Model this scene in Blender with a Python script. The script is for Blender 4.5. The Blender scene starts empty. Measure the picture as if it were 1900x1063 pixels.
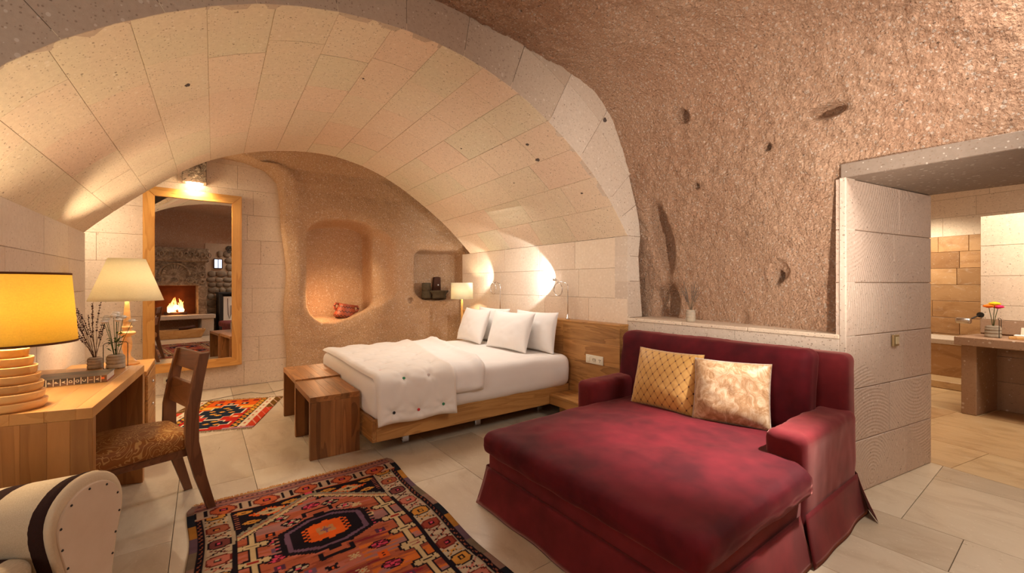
import bpy, bmesh, math, random
import numpy as np
from mathutils import Vector, Matrix
random.seed(7)
PI=math.pi
sc=bpy.context.scene
COL=sc.collection
# ------------------------------------------------------------------ camera, world, exposure
YAW=math.atan(573/782)
cam_d=bpy.data.cameras.new('camera'); cam=bpy.data.objects.new('camera',cam_d); COL.objects.link(cam)
cam.location=(0,0,1.4); cam.rotation_euler=(PI/2,0,-YAW)
cam_d.sensor_fit='HORIZONTAL'; cam_d.sensor_width=36; cam_d.lens=36*782/1900
cam_d.shift_y=-(531.5-527)/1900; cam_d.clip_start=.02; cam_d.clip_end=60
sc.camera=cam
sc.view_settings.view_transform='Standard'; sc.view_settings.look='None'
sc.view_settings.gamma=1; sc.view_settings.use_curve_mapping=False
sc.view_settings.exposure=0.25
w=bpy.data.worlds.new('world'); sc.world=w; w.use_nodes=True
w.node_tree.nodes['Background'].inputs[0].default_value=(1,.85,.7,1)
w.node_tree.nodes['Background'].inputs[1].default_value=.05
try:
    sc.cycles.use_denoising=True; sc.cycles.max_bounces=8; sc.cycles.diffuse_bounces=5
    sc.cycles.sample_clamp_indirect=4; sc.cycles.blur_glossy=.5; sc.cycles.caustics_reflective=False; sc.cycles.caustics_refractive=False
except Exception: pass
def kelv(c): return c
WARM=(1,.72,.44); SOFT=(1,.80,.60); WHITE=(1,.90,.78); COOL=(.86,.93,1)
def light(name,kind,loc,power,color,size=.05,to=None,spot=None,blend=.5,size_y=None,spread=None):
    d=bpy.data.lights.new(name,kind); o=bpy.data.objects.new(name,d); COL.objects.link(o)
    o.location=loc; d.energy=power; d.color=color
    if kind=='AREA':
        d.size=size
        if size_y: d.shape='RECTANGLE'; d.size_y=size_y
        if spread: d.spread=math.radians(spread)
    else: d.shadow_soft_size=size
    if kind=='SPOT': d.spot_size=math.radians(spot); d.spot_blend=blend
    if to is not None:
        o.rotation_euler=(Vector(to)-Vector(loc)).to_track_quat('-Z','Y').to_euler()
    return o
# large soft fill added for the living-room end, unseen, behind and beside the camera
light('room_soft_light','AREA',(2.8,-.15,2.9),30,(1,.91,.82),.8,to=(2.3,1.2,0),size_y=1.0)
light('room_fill_light_b','AREA',(-1.0,.5,3.0),9,(1,.91,.82),.9,to=(.6,2.0,0),size_y=1.0)
light('left_fill_light','AREA',(-2.85,.9,1.7),24,(1,.93,.86),1.4,to=(3,2.2,2.2),size_y=1.2)  # added soft fill from the left; that wall has no window
light('chaise_spot','SPOT',(2.95,.15,2.9),1150,(1,.90,.84),.05,to=(2.25,1.35,.45),spot=31,blend=1)
light('rock_fill_spot','SPOT',(2.0,.05,1.2),185,(1,.88,.76),.04,to=(3.5,1.8,2.3),spot=92,blend=1)  # added to rake light over the rock, no lamp stands here
light('rock_fill_soft','SPOT',(-.7,1.1,2.1),120,(1,.88,.76),.05,to=(3.5,1.75,2.25),spot=58,blend=1)  # second added spot, weaker frontal fill on the rock
light('bed_fill','AREA',(2.5,4.2,2.50),34,(1,.91,.82),.7,to=(1.7,4.2,.5),size_y=1.6)  # added fill to brighten the bed, no fixture under the vault
light('vault_fill','AREA',(2.0,4.1,2.0),2.5,(1,.90,.76),1.0,to=(2.0,4.1,3.1),size_y=1.8)  # added upward fill on the vault, no fixture
light('passage_floor_light','AREA',(4.3,-.35,2.0),4,COOL,.7,to=(3.0,.7,0))
# mirror light, headboard reading lights, niche lights, fire
light('mirror_lamp_light','SPOT',(-.08,6.70,2.66),45,(1,.74,.45),.03,to=(-.1,6.78,1.6),spot=150,blend=.6)
light('mirror_lamp_up','POINT',(-.1,6.60,2.62),3.5,(1,.74,.45),.04)
light('reading_beam','SPOT',(3.20,3.62,1.455),34,(.93,.96,1),.012,to=(3.44,4.30,1.50),spot=74,blend=.25)
light('reading_beam_far','SPOT',(3.16,4.93,1.46),16,(1,.93,.85),.012,to=(3.42,5.62,1.60),spot=80,blend=.5)
light('niche_glow','POINT',(1.42,6.86,1.12),6,(1,.60,.32),.04)
light('niche_floor_spot','SPOT',(2.3,5.95,2.4),45,(1,.66,.36),.04,to=(1.75,7.0,1.0),spot=50,blend=.7)
light('alcove_floor_fill','AREA',(-1.35,6.25,2.4),22,(1,.78,.55),.6,to=(.5,6.0,0))  # unseen light added to strengthen the mirror lamp's spill on the floor
light('fire_light','POINT',(.76,-.52,.80),9,(1,.42,.12),.05)
light('shower_light','SPOT',(8.45,1.75,2.6),140,(1,.86,.66),.06,to=(8.9,1.5,1.2),spot=120,blend=.9)
light('bath_ceiling_light','AREA',(6.2,.4,2.7),36,(1,.84,.66),1.0,to=(6.4,.3,0))
light('vanity_light','AREA',(6.0,-.3,2.4),16,(1,.88,.75),.5,to=(7.2,-.1,1.3))

# ------------------------------------------------------------------ noise
def _h(ix,iy,iz,s):
    n=(ix*374761393+iy*668265263+iz*2147483647+s*1274126177)&0xffffffff
    n=((n^(n>>13))*1274126177)&0xffffffff
    n=n^(n>>16)
    return (n&0xffffff)/float(0xffffff)
def vnoise(p,s=0):
    p=np.asarray(p,float); i=np.floor(p).astype(np.int64); f=p-i; f=f*f*(3-2*f)
    r=0
    for dx in (0,1):
        for dy in (0,1):
            for dz in (0,1):
                wt=(f[...,0] if dx else 1-f[...,0])*(f[...,1] if dy else 1-f[...,1])*(f[...,2] if dz else 1-f[...,2])
                r=r+wt*_h(i[...,0]+dx,i[...,1]+dy,i[...,2]+dz,s)
    return r*2-1
def fbm(p,freq,octv=4,gain=.5,s=0):
    p=np.asarray(p,float); a=1;r=0;t=0
    for k in range(octv):
        r=r+a*vnoise(p*freq+17.3*k,s+k); t+=a; a*=gain; freq*=2.03
    return r/t
def sstep(a,b,x):
    t=np.clip((x-a)/(b-a),0,1); return t*t*(3-2*t)

# ------------------------------------------------------------------ materials
def lin(c):
    c=c/255.; return c/12.92 if c<=.04045 else ((c+.055)/1.055)**2.4
def rgb(r,g,b): return (lin(r),lin(g),lin(b),1)
class M:
    def __init__(s,name,rough=.8,spec=.3):
        s.m=bpy.data.materials.new(name); s.m.use_nodes=True; s.t=s.m.node_tree
        s.b=s.t.nodes['Principled BSDF']; s.b.inputs['Roughness'].default_value=rough
        s.b.inputs['Specular IOR Level'].default_value=spec
    def n(s,typ,**kw):
        o=s.t.nodes.new('ShaderNode'+typ)
        for k,v in kw.items():
            if k.startswith('_'): setattr(o,k[1:],v)
            else: s.set(o.inputs[k.replace('__',' ')],v)
        return o
    def set(s,inp,v):
        if isinstance(v,bpy.types.NodeSocket): s.t.links.new(v,inp)
        else: inp.default_value=v
    def pos(s,scale=(1,1,1),obj=False,rot=(0,0,0)):
        src=s.n('TexCoord').outputs['Object'] if obj else s.n('NewGeometry').outputs['Position']
        mp=s.n('Mapping',Vector=src); mp.inputs['Scale'].default_value=scale; mp.inputs['Rotation'].default_value=rot
        return mp.outputs[0]
    def noise(s,vec,scale,detail=4,rough=.55,dist=0):
        return s.n('TexNoise',Vector=vec,Scale=float(scale),Detail=float(detail),Roughness=rough,Distortion=float(dist)).outputs['Fac']
    def ramp(s,fac,stops,interp='LINEAR'):
        o=s.n('ValToRGB',Fac=fac); r=o.color_ramp; r.interpolation=interp
        while len(r.elements)<len(stops): r.elements.new(.5)
        for e,(p,c) in zip(r.elements,stops):
            e.position=p; e.color=c if len(c)==4 else (*c,1)
        return o.outputs['Color']
    def mix(s,fac,a,b,mode='MIX'):
        o=s.n('Mix'); o.data_type='RGBA'; o.blend_type=mode
        s.set(o.inputs['Factor'],fac); s.set(o.inputs[6],a); s.set(o.inputs[7],b)
        return o.outputs[2]
    def math(s,op,a,b=0.0,c=None):
        o=s.n('Math'); o.operation=op; s.set(o.inputs[0],a); s.set(o.inputs[1],b)
        if c is not None: s.set(o.inputs[2],c)
        return o.outputs[0]
    def bump(s,h,strength=.3,dist=.01,prev=None):
        o=s.n('Bump',Strength=float(strength),Distance=float(dist),Height=h)
        if prev is not None: s.set(o.inputs['Normal'],prev)
        s.t.links.new(o.outputs[0],s.b.inputs['Normal']); return o.outputs[0]
    def base(s,c): s.set(s.b.inputs['Base Color'],c); return s
    def rand(s): return s.n('ObjectInfo').outputs['Random']
    def spots(s,vec,scale,thr,rnd=.7):
        v=s.n('TexVoronoi',Vector=vec,Scale=float(scale))
        nz=s.n('SeparateColor',Color=v.outputs['Color']).outputs[0]
        big=s.math('MULTIPLY',s.math('POWER',nz,3.0),thr)
        return s.math('LESS_THAN',v.outputs['Distance'],big)
BW=lambda v:(v,v,v,1)
def stone_mat(name,c1,c2,c3,var=.5,chisel=0,pore=.42,rough=.88,dark=None):
    m=M(name,rough,.15); p=m.pos()
    r=m.rand()
    tint=m.ramp(r,[(0,c1),(.35,c2),(.7,c3),(1,c1)])
    mott=m.noise(p,1.7,5,.6,.4)
    b=m.mix(m.ramp(mott,[(.35,BW(0)),(.7,BW(1))]),tint,m.mix(.5,tint,c2))
    fine=m.noise(p,38,3,.6)
    b=m.mix(m.ramp(fine,[(.3,BW(.25)),(.7,BW(0))]),b,m.mix(1.0,b,(.62,.56,.5,1),'MULTIPLY'))
    sp=m.spots(p,78,pore*.9); b=m.mix(m.math('MULTIPLY',sp,.55),b,(.20,.13,.09,1))
    sp2=m.spots(m.pos((1,1,1.2)),26,.20); b=m.mix(m.math('MULTIPLY',sp2,.6),b,(.16,.11,.08,1))
    lf=m.spots(m.pos((1.1,1,1)),30,.35); b=m.mix(m.math('MULTIPLY',lf,.35),b,(.80,.72,.62,1))
    m.base(b)
    h=m.math('SUBTRACT',fine,m.math('MULTIPLY',sp,1.2))
    if chisel:
        v=m.n('VectorMath'); v.operation='DISTANCE'
        cell=m.n('TexVoronoi',Vector=m.pos((.8,.8,.8)),Scale=1.15); cell.distance='EUCLIDEAN'
        wv=m.n('TexWave',Vector=m.pos((1,1,1)),Scale=0.0)
        arcs=m.math('SINE',m.math('MULTIPLY',cell.outputs['Distance'],300.0))
        m.t.nodes.remove(wv); m.t.nodes.remove(v)
        h=m.math('ADD',h,m.math('MULTIPLY',arcs,chisel))
    m.bump(h,.45,.006)
    return m.m
MAT={}
MAT['tuff']=stone_mat('pale_tuff',rgb(222,203,181),rgb(216,195,172),rgb(226,209,186))
MAT['tuff_vault']=stone_mat('vault_tuff',rgb(220,202,175),rgb(219,193,168),rgb(211,200,171),pore=.46)
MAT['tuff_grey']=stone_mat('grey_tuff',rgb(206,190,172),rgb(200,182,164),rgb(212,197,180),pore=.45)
MAT['tuff_chisel']=stone_mat('chiselled_tuff',rgb(208,186,168),rgb(202,178,160),rgb(214,194,176),chisel=.28)
MAT['tuff_brown']=stone_mat('brown_tuff',rgb(168,138,112),rgb(158,126,102),rgb(176,146,120))
MAT['tuff_arch_shade']=stone_mat('shaded_arch_tuff',rgb(192,173,153),rgb(184,163,143),rgb(198,180,160),pore=.45)  # darker tuff, shade on the arch's left side put into the colour
MAT['mortar']=stone_mat('mortar',rgb(178,154,130),rgb(170,146,122),rgb(184,160,136))
MAT['lintel']=stone_mat('lintel_stone',rgb(140,124,110),rgb(132,116,102),rgb(148,132,118))
def rock_mat(name,base,base2,fleck=(.80,.68,.56,1),b1=1.0):
    m=M(name,.95,.1); p=m.pos()
    big=m.noise(p,1.1,4,.6,.3)
    b=m.mix(m.ramp(big,[(.35,BW(0)),(.68,BW(1))]),base,base2)
    fine=m.noise(p,75,4,.65)
    b=m.mix(m.ramp(fine,[(.32,BW(.55)),(.6,BW(0))]),b,m.mix(1.0,b,(.55,.45,.38,1),'MULTIPLY'))
    f1=m.spots(p,70,.55); b=m.mix(m.math('MULTIPLY',f1,.6),b,fleck)
    f2=m.spots(m.pos((1,1.2,1)),26,.34); b=m.mix(m.math('MULTIPLY',f2,.5),b,fleck)
    d1=m.spots(m.pos((1.1,1,1)),52,.30); b=m.mix(m.math('MULTIPLY',d1,.6),b,(.10,.06,.04,1))
    d2=m.spots(m.pos((1,1,1.15)),20,.15); b=m.mix(m.math('MULTIPLY',d2,.7),b,(.09,.06,.04,1))
    m.base(b)
    med=m.noise(m.pos((1,1,.75)),34,5,.7,.5)
    vor=m.n('TexVoronoi',Vector=p,Scale=60.0).outputs['Distance']
    h=m.math('ADD',m.math('MULTIPLY',med,1.6),m.math('MULTIPLY',vor,.35))
    h=m.math('ADD',h,m.math('MULTIPLY',fine,.5))
    m.bump(h,1.0*b1,.034)
    return m.m
MAT['rock']=rock_mat('pink_tuff_rock',rgb(216,178,148),rgb(206,164,134))
MAT['rock_back']=rock_mat('golden_tuff_rock',rgb(212,178,142),rgb(202,164,128),b1=.6)
def tile_mat(name,cs,rough=.28,vein=.5):
    m=M(name,rough,.45); r=m.rand()
    off=m.n('CombineXYZ',X=m.math('MULTIPLY',r,40.0),Y=m.math('MULTIPLY',r,71.0))
    add=m.n('VectorMath'); add.operation='ADD'; m.set(add.inputs[0],m.pos((1.6,.75,1.6))); m.set(add.inputs[1],off.outputs[0])
    p=add.outputs[0]
    tint=m.ramp(r,[(0,cs[0]),(.33,cs[1]),(.66,cs[2]),(1,cs[0])])
    n1=m.noise(p,2.6,8,.66,1.1)
    b=m.mix(m.ramp(n1,[(.32,BW(vein)),(.5,BW(.12)),(.72,BW(0))]),tint,m.mix(1.0,tint,(.60,.50,.40,1),'MULTIPLY'))
    n2=m.noise(p,9,6,.7,.6); b=m.mix(m.ramp(n2,[(.55,BW(0)),(.75,BW(.4))]),b,m.mix(.5,b,(.85,.78,.66,1)))
    sp=m.spots(m.pos(),55,.26); b=m.mix(m.math('MULTIPLY',sp,.25),b,(.86,.78,.62,1))
    m.base(b); m.set(m.b.inputs['Roughness'],m.math('ADD',rough-.08,m.math('MULTIPLY',n2,.22)))
    m.bump(m.noise(m.pos(),22,4,.6),.08,.003)
    return m.m
MAT['tile']=tile_mat('travertine_floor',[rgb(206,190,165),rgb(188,170,144),rgb(214,198,172)])
MAT['tile_bath']=tile_mat('gold_travertine',[rgb(204,172,128),rgb(184,144,100),rgb(214,186,142)],.35,.7)
MAT['tile_wall']=tile_mat('brown_travertine',[rgb(176,134,90),rgb(124,86,52),rgb(186,146,102)],.4,.75)
MAT['grout']=M('grout',.9).base(rgb(132,112,90)).m
def wood_mat(name,c1,c2,grain=9,axis=1,rough=.38,vary=.5,knot=0,stretch=.09,bump=.08):
    m=M(name,rough,.4); r=m.rand()
    sc_=[1,1,1]; sc_[axis]=stretch
    off=m.n('CombineXYZ',X=m.math('MULTIPLY',r,13.0),Y=m.math('MULTIPLY',r,29.0),Z=m.math('MULTIPLY',r,7.0))
    add=m.n('VectorMath'); add.operation='ADD'; m.set(add.inputs[0],m.pos(tuple(sc_),obj=True)); m.set(add.inputs[1],off.outputs[0])
    p=add.outputs[0]
    n=m.noise(p,grain*.55,3,.5,.8)
    rings=m.math('FRACT',m.math('MULTIPLY',n,9.0))
    rings=m.ramp(rings,[(0,BW(.1)),(.65,BW(.45)),(.95,BW(.8)),(1,BW(.1))])
    fib=m.noise(p,grain*16,3,.6)
    b=m.mix(m.mix(.35,rings,fib),c1,c2)
    hv=m.n('HueSaturation',Color=b); m.set(hv.inputs['Value'],m.math('ADD',1-vary*.5,m.math('MULTIPLY',r,vary)))
    b=hv.outputs[0]
    if knot:
        k=m.noise(p,3.0,2,.5,0); b=m.mix(m.ramp(k,[(.6,BW(0)),(.78,BW(knot))]),b,m.mix(1.0,b,(.28,.17,.10,1),'MULTIPLY'))
    m.base(b); m.bump(m.math('ADD',fib,rings),bump,.002)
    return m.m
MAT['oak']=wood_mat('oak',rgb(200,148,86),rgb(118,72,32),10,1,.42,.25,0,.10)
MAT['oak_z']=wood_mat('oak_upright',rgb(200,150,88),rgb(150,98,48),8,2,.42,.2,0,.12)
MAT['desk_wood']=wood_mat('desk_oak',rgb(202,150,88),rgb(172,118,62),6,1,.33,.25,.4,.12)
MAT['desk_wood_z']=wood_mat('desk_oak_upright',rgb(180,126,70),rgb(138,90,48),6,2,.36,.4,.5,.12)
MAT['walnut']=wood_mat('walnut_stave',rgb(172,118,68),rgb(98,60,32),6,1,.38,1.1,.8,.12)
MAT['walnut_z']=wood_mat('walnut_stave_upright',rgb(168,114,66),rgb(94,56,30),6,2,.38,1.1,.8,.12)
MAT['chair_wood']=wood_mat('aged_brown_wood',rgb(132,88,58),rgb(84,50,30),7,2,.45,.2,.6,.12)
MAT['pine']=wood_mat('pine_frame',rgb(222,168,92),rgb(176,114,48),6,2,.42,.2,.4,.14)
MAT['pine_x']=wood_mat('pine_frame_across',rgb(222,168,92),rgb(176,114,48),6,0,.42,.2,.4,.14)
MAT['lamp_wood']=wood_mat('turned_maple',rgb(226,180,118),rgb(190,134,74),5,0,.3,.3,.3,.3)
def cloth(name,c,rough=.9,sheen=.0,bump=.12,scale=350,var=.12,vs=6,c2=None,sheenc=None,obj=True):
    m=M(name,rough,.15); p=m.pos(obj=obj)
    n=m.noise(p,vs,3,.6); c2=c2 or tuple(x*(1-var) for x in c[:3])+(1,)
    m.base(m.mix(m.ramp(n,[(.35,BW(0)),(.65,BW(1))]),c,c2))
    if sheen:
        m.b.inputs['Sheen Weight'].default_value=sheen; m.b.inputs['Sheen Roughness'].default_value=.35
        if sheenc: m.b.inputs['Sheen Tint'].default_value=sheenc
    m.bump(m.noise(p,scale,2,.5),bump,.002)
    return m.m
MAT['linen']=cloth('white_linen',(.84,.80,.76,1),.85,.1,.05,300,.02)
MAT['quilt']=cloth('cream_quilt',(.80,.74,.67,1),.85,.1,.05,200,.03)
MAT['pillow']=cloth('pillow_cotton',(.88,.85,.82,1),.85,.1,.04,300,.02)
MAT['velvet']=cloth('burgundy_velvet',rgb(92,18,27),.75,.22,.05,200,.3,4,c2=rgb(64,11,19),sheenc=(1,.35,.30,1))
MAT['velvet_side_lit']=cloth('lit_burgundy_velvet',rgb(112,34,38),.85,.40,.05,200,.3,4,c2=rgb(86,24,28),sheenc=(1,.5,.42,1))  # lighter, pinker velvet: strong light on the arm put into the colour
MAT['white']=M('white_plastic',.35,.5).base(rgb(236,228,205)).m
MAT['dark']=M('black_plastic',.4,.4).base((.015,.013,.013,1)).m
MAT['brown_trim']=cloth('brown_trim',rgb(96,56,28),.8)
m=M('brushed_steel',.25); m.base((.72,.70,.68,1)); m.b.inputs['Metallic'].default_value=1; MAT['steel']=m.m
m=M('black_iron',.5); m.base((.05,.045,.04,1)); m.b.inputs['Metallic'].default_value=.8; MAT['iron']=m.m
m=M('mirror_glass',0); m.base((.86,.85,.83,1)); m.b.inputs['Metallic'].default_value=1; MAT['mirror']=m.m
def shade_mat(name,c,tr=.55,weave=260,dens=.12):
    m=M(name,.9,.1); t=m.t; p=m.pos((1,1,.45),obj=True)
    nv=m.noise(p,weave,2,.6); n2=m.noise(m.pos((.4,.4,2.2),obj=True),weave*.6,2,.6)
    n=m.mix(.5,nv,n2)
    col=m.mix(m.ramp(n,[(.35,BW(0)),(.65,BW(1))]),c,tuple(x*(1-dens) for x in c[:3])+(1,))
    m.base(col); tb=m.n('BsdfTranslucent',Color=col); mx=m.n('MixShader',Fac=tr)
    t.links.new(m.b.outputs[0],mx.inputs[1]); t.links.new(tb.outputs[0],mx.inputs[2])
    t.links.new(mx.outputs[0],t.nodes['Material Output'].inputs['Surface']); return m.m
MAT['shade_yellow']=shade_mat('amber_lamp_fabric',(.99,.78,.22,1),.5)
MAT['shade_cream']=shade_mat('cream_lamp_linen',(.94,.88,.70,1),.5)
MAT['shade_white']=shade_mat('ivory_lamp_fabric',(.96,.92,.76,1),.6)
def emit(name,c,s):
    m=M(name); m.base((*c[:3],1)); m.b.inputs['Emission Color'].default_value=(*c[:3],1); m.b.inputs['Emission Strength'].default_value=s; return m.m
MAT['bulb']=emit('lit_bulb',(1,.82,.55),14)
MAT['bulb_white']=emit('lit_reading_bulb',(.95,.97,1),40)

# ------------------------------------------------------------------ object helpers
def mesh_obj(name,verts,faces,mat=None,parent=None,smooth=False,loc=None,rot=None):
    me=bpy.data.meshes.new(name)
    if isinstance(verts,np.ndarray): verts=verts.reshape(-1,3).tolist()
    if isinstance(faces,np.ndarray): faces=faces.tolist()
    me.from_pydata(verts,[],faces); me.update()
    if smooth: me.polygons.foreach_set('use_smooth',[True]*len(me.polygons))
    o=bpy.data.objects.new(name,me); COL.objects.link(o)
    if mat: me.materials.append(MAT[mat] if isinstance(mat,str) else mat)
    if parent: o.parent=parent
    if loc is not None: o.location=loc
    if rot is not None: o.rotation_euler=rot
    return o
def tag(o,label=None,cat=None,group=None,kind=None):
    if label: o['label']=label
    if cat: o['category']=cat
    if group: o['group']=group
    if kind: o['kind']=kind
    return o
def thing(name,label,cat,loc=(0,0,0),rz=0,group=None,kind=None):
    o=bpy.data.objects.new(name,None); COL.objects.link(o); o.location=loc; o.rotation_euler=(0,0,rz); o.empty_display_size=.1
    return tag(o,label,cat,group,kind)
def bm_obj(name,bm,mat,parent=None,smooth=False,loc=None,rot=None):
    me=bpy.data.meshes.new(name); bmesh.ops.recalc_face_normals(bm,faces=bm.faces); bm.to_mesh(me); bm.free()
    if smooth: me.polygons.foreach_set('use_smooth',[True]*len(me.polygons))
    o=bpy.data.objects.new(name,me); COL.objects.link(o)
    if mat: me.materials.append(MAT[mat] if isinstance(mat,str) else mat)
    if parent: o.parent=parent
    if loc is not None: o.location=loc
    if rot is not None: o.rotation_euler=rot
    return o
def add_box(bm,x0,x1,y0,y1,z0,z1,bev=0,seg=1):
    vs=[bm.verts.new((x,y,z)) for x in (x0,x1) for y in (y0,y1) for z in (z0,z1)]
    fs=[(0,1,3,2),(4,6,7,5),(0,4,5,1),(2,3,7,6),(0,2,6,4),(1,5,7,3)]
    F_=[bm.faces.new([vs[i] for i in f]) for f in fs]
    if bev:
        es={e for f in F_ for e in f.edges}
        bmesh.ops.bevel(bm,geom=list(es),offset=bev,segments=seg,affect='EDGES',profile=.5)
def box(name,x0,x1,y0,y1,z0,z1,mat,parent=None,bev=.003,seg=1,rot=None,loc=None,smooth=False):
    """box whose origin lies at its centre, so object-space grain is local"""
    cx,cy,cz=(x0+x1)/2,(y0+y1)/2,(z0+z1)/2
    bm=bmesh.new(); add_box(bm,x0-cx,x1-cx,y0-cy,y1-cy,z0-cz,z1-cz,bev,seg)
    o=bm_obj(name,bm,mat,parent,smooth); o.location=(cx,cy,cz) if loc is None else loc
    if rot: o.rotation_euler=rot
    return o
def hexa(name,pts,mat,parent=None,bev=.003):
    """8 points: bottom 4 (ccw) then top 4"""
    c=Vector((0,0,0))
    for p in pts: c+=Vector(p)
    c/=8
    bm=bmesh.new(); vs=[bm.verts.new(Vector(p)-c) for p in pts]
    for f in ((3,2,1,0),(4,5,6,7),(0,1,5,4),(1,2,6,5),(2,3,7,6),(3,0,4,7)): bm.faces.new([vs[i] for i in f])
    if bev: bmesh.ops.bevel(bm,geom=list(bm.edges),offset=bev,segments=1,affect='EDGES')
    o=bm_obj(name,bm,mat,parent); o.location=c; return o
def lathe(name,prof,mat,parent=None,n=40,loc=(0,0,0),smooth=True,sx=1,sy=1,rot=None,closed=False):
    vs=[];fs=[];m_=len(prof)
    for (r,z) in prof:
        for k in range(n):
            a=2*PI*k/n; vs.append((r*math.cos(a)*sx,r*math.sin(a)*sy,z))
    for i in range(m_-1 if not closed else m_):
        for k in range(n):
            k2=(k+1)%n; i2=(i+1)%m_
            fs.append((i*n+k,i*n+k2,i2*n+k2,i2*n+k))
    if not closed:
        if prof[0][0]>1e-4: fs.append(tuple(range(n))[::-1])
        if prof[-1][0]>1e-4: fs.append(tuple((m_-1)*n+k for k in range(n)))
    o=mesh_obj(name,vs,fs,mat,parent,False,loc,rot)
    bm=bmesh.new(); bm.from_mesh(o.data); bmesh.ops.remove_doubles(bm,verts=bm.verts,dist=1e-5); bmesh.ops.recalc_face_normals(bm,faces=bm.faces); bm.to_mesh(o.data); bm.free()
    if smooth: o.data.polygons.foreach_set('use_smooth',[len(p.vertices)==4 for p in o.data.polygons])
    return o
def add_tube(bm,pts,r,n=8,taper=None,cap=True):
    pts=[Vector(p) for p in pts]; rings=[]
    up=Vector((0,0,1)); prev=None
    for i,p in enumerate(pts):
        t=(pts[min(i+1,len(pts)-1)]-pts[max(i-1,0)]).normalized()
        if prev is None:
            a=up if abs(t.z)<.9 else Vector((1,0,0)); x=t.cross(a).normalized()
        else: x=(prev-t*prev.dot(t)).normalized()
        prev=x; y=t.cross(x)
        rr=r if taper is None else r*taper[i]
        rings.append([bm.verts.new(p+(x*math.cos(2*PI*k/n)+y*math.sin(2*PI*k/n))*rr) for k in range(n)])
    for a,b in zip(rings,rings[1:]):
        for k in range(n): bm.faces.new((a[k],a[(k+1)%n],b[(k+1)%n],b[k]))
    if cap: bm.faces.new(rings[0][::-1]); bm.faces.new(rings[-1])
def tube(name,pts,r,mat,parent=None,n=8,taper=None,loc=None):
    bm=bmesh.new(); add_tube(bm,pts,r,n,taper); return bm_obj(name,bm,mat,parent,True,loc)
def grid_faces(nu,nv,off=0):
    i=np.arange(nu)[:,None]; j=np.arange(nv)[None,:]
    a=off+i*(nv+1)+j
    return np.stack([a,a+(nv+1),a+(nv+2),a+1],-1).reshape(-1,4)
def slab(name,S,nu,nv,mat,parent=None,smooth=True,us=None,vs=None):
    """closed double-sided surface: S(u,v,side) -> xyz arrays, side 0 top / 1 bottom; both meet at the rim"""
    u,v=np.meshgrid(np.linspace(0,1,nu+1) if us is None else us,np.linspace(0,1,nv+1) if vs is None else vs,indexing='ij')
    T=S(u,v,0).reshape(-1,3); B=S(u,v,1).reshape(-1,3)
    f=np.vstack([grid_faces(nu,nv),grid_faces(nu,nv,len(T))[:,::-1]])
    o=mesh_obj(name,np.vstack([T,B]),f,mat,parent,False)
    bm=bmesh.new(); bm.from_mesh(o.data); bmesh.ops.remove_doubles(bm,verts=bm.verts,dist=1e-5)
    bmesh.ops.recalc_face_normals(bm,faces=bm.faces); bm.to_mesh(o.data); bm.free()
    if smooth: o.data.polygons.foreach_set('use_smooth',[True]*len(o.data.polygons))
    return o
def rbox(name,sx,sy,sz,r,n,mat,parent=None,fn=None,loc=None,rot=None):
    """rounded soft box, origin at base centre"""
    hx,hy,hz=sx/2,sy/2,sz/2; V=[];F_=[]
    def ticks(h,k):
        inner=np.linspace(-(h-r),h-r,k+1); a=np.sin(np.linspace(0,PI/2,4))[:-1]
        return np.concatenate([-(h)+r*(1-np.cos(np.linspace(0,PI/2,5)))[:-1],inner,(h-r*(1-np.cos(np.linspace(0,PI/2,5)))[:-1])[::-1]])
    for ax in range(3):
        for s in (-1,1):
            a,b=[i for i in range(3) if i!=ax]; H=[hx,hy,hz]
            k=[max(2,int(n*H[a]/max(H))),max(2,int(n*H[b]/max(H)))]
            A,B=np.meshgrid(ticks(H[a],k[0]),ticks(H[b],k[1]),indexing='ij')
            P=np.zeros(A.shape+(3,)); P[...,a]=A; P[...,b]=B; P[...,ax]=s*H[ax]
            off=sum(len(x) for x in V); V.append(P.reshape(-1,3)); F_.append(grid_faces(A.shape[0]-1,A.shape[1]-1,off))
    V=np.vstack(V); F_=np.vstack(F_)
    H=np.array([hx,hy,hz]); Q=np.clip(V,-(H-r),H-r); D=V-Q; L=np.linalg.norm(D,axis=1,keepdims=True); L[L<1e-9]=1
    V=Q+D/L*r; N=D/L
    if fn is not None: V=fn(V,N)
    V[:,2]+=hz
    o=mesh_obj(name,V,F_,mat,parent,False,loc,rot)
    bm=bmesh.new(); bm.from_mesh(o.data); bmesh.ops.remove_doubles(bm,verts=bm.verts,dist=1e-4); bmesh.ops.recalc_face_normals(bm,faces=bm.faces); bm.to_mesh(o.data); bm.free()
    o.data.polygons.foreach_set('use_smooth',[True]*len(o.data.polygons))
    return o
def pillow(name,w,h,t,mat,parent=None,seed=0,wr=.006,n=30,pinch=.07):
    """stands in local xz plane (width x, height z), thickness y, origin at bottom centre"""
    def S(u,v,side):
        x=u*2-1; y=v*2-1
        prof=np.clip((1-np.abs(x)**2.6)*(1-np.abs(y)**2.6),0,1)**.55
        X=x*w/2*(1-pinch*(1-y*y)*np.abs(x)); Z=y*h/2*(1-pinch*(1-x*x)*np.abs(y))
        P=np.stack([X,np.zeros_like(X),Z],-1)
        nz=fbm(P*np.array([1,1,1])+seed*3.1,5,3,s=seed)*wr*2.2*prof+fbm(P+seed,14,2,s=seed+5)*wr*.7*prof
        P[...,1]=(t/2*prof+nz)*(-1 if side==0 else 1)
        P[...,2]+=h/2
        return P
    return slab(name,S,n,n,mat,parent)
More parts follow.
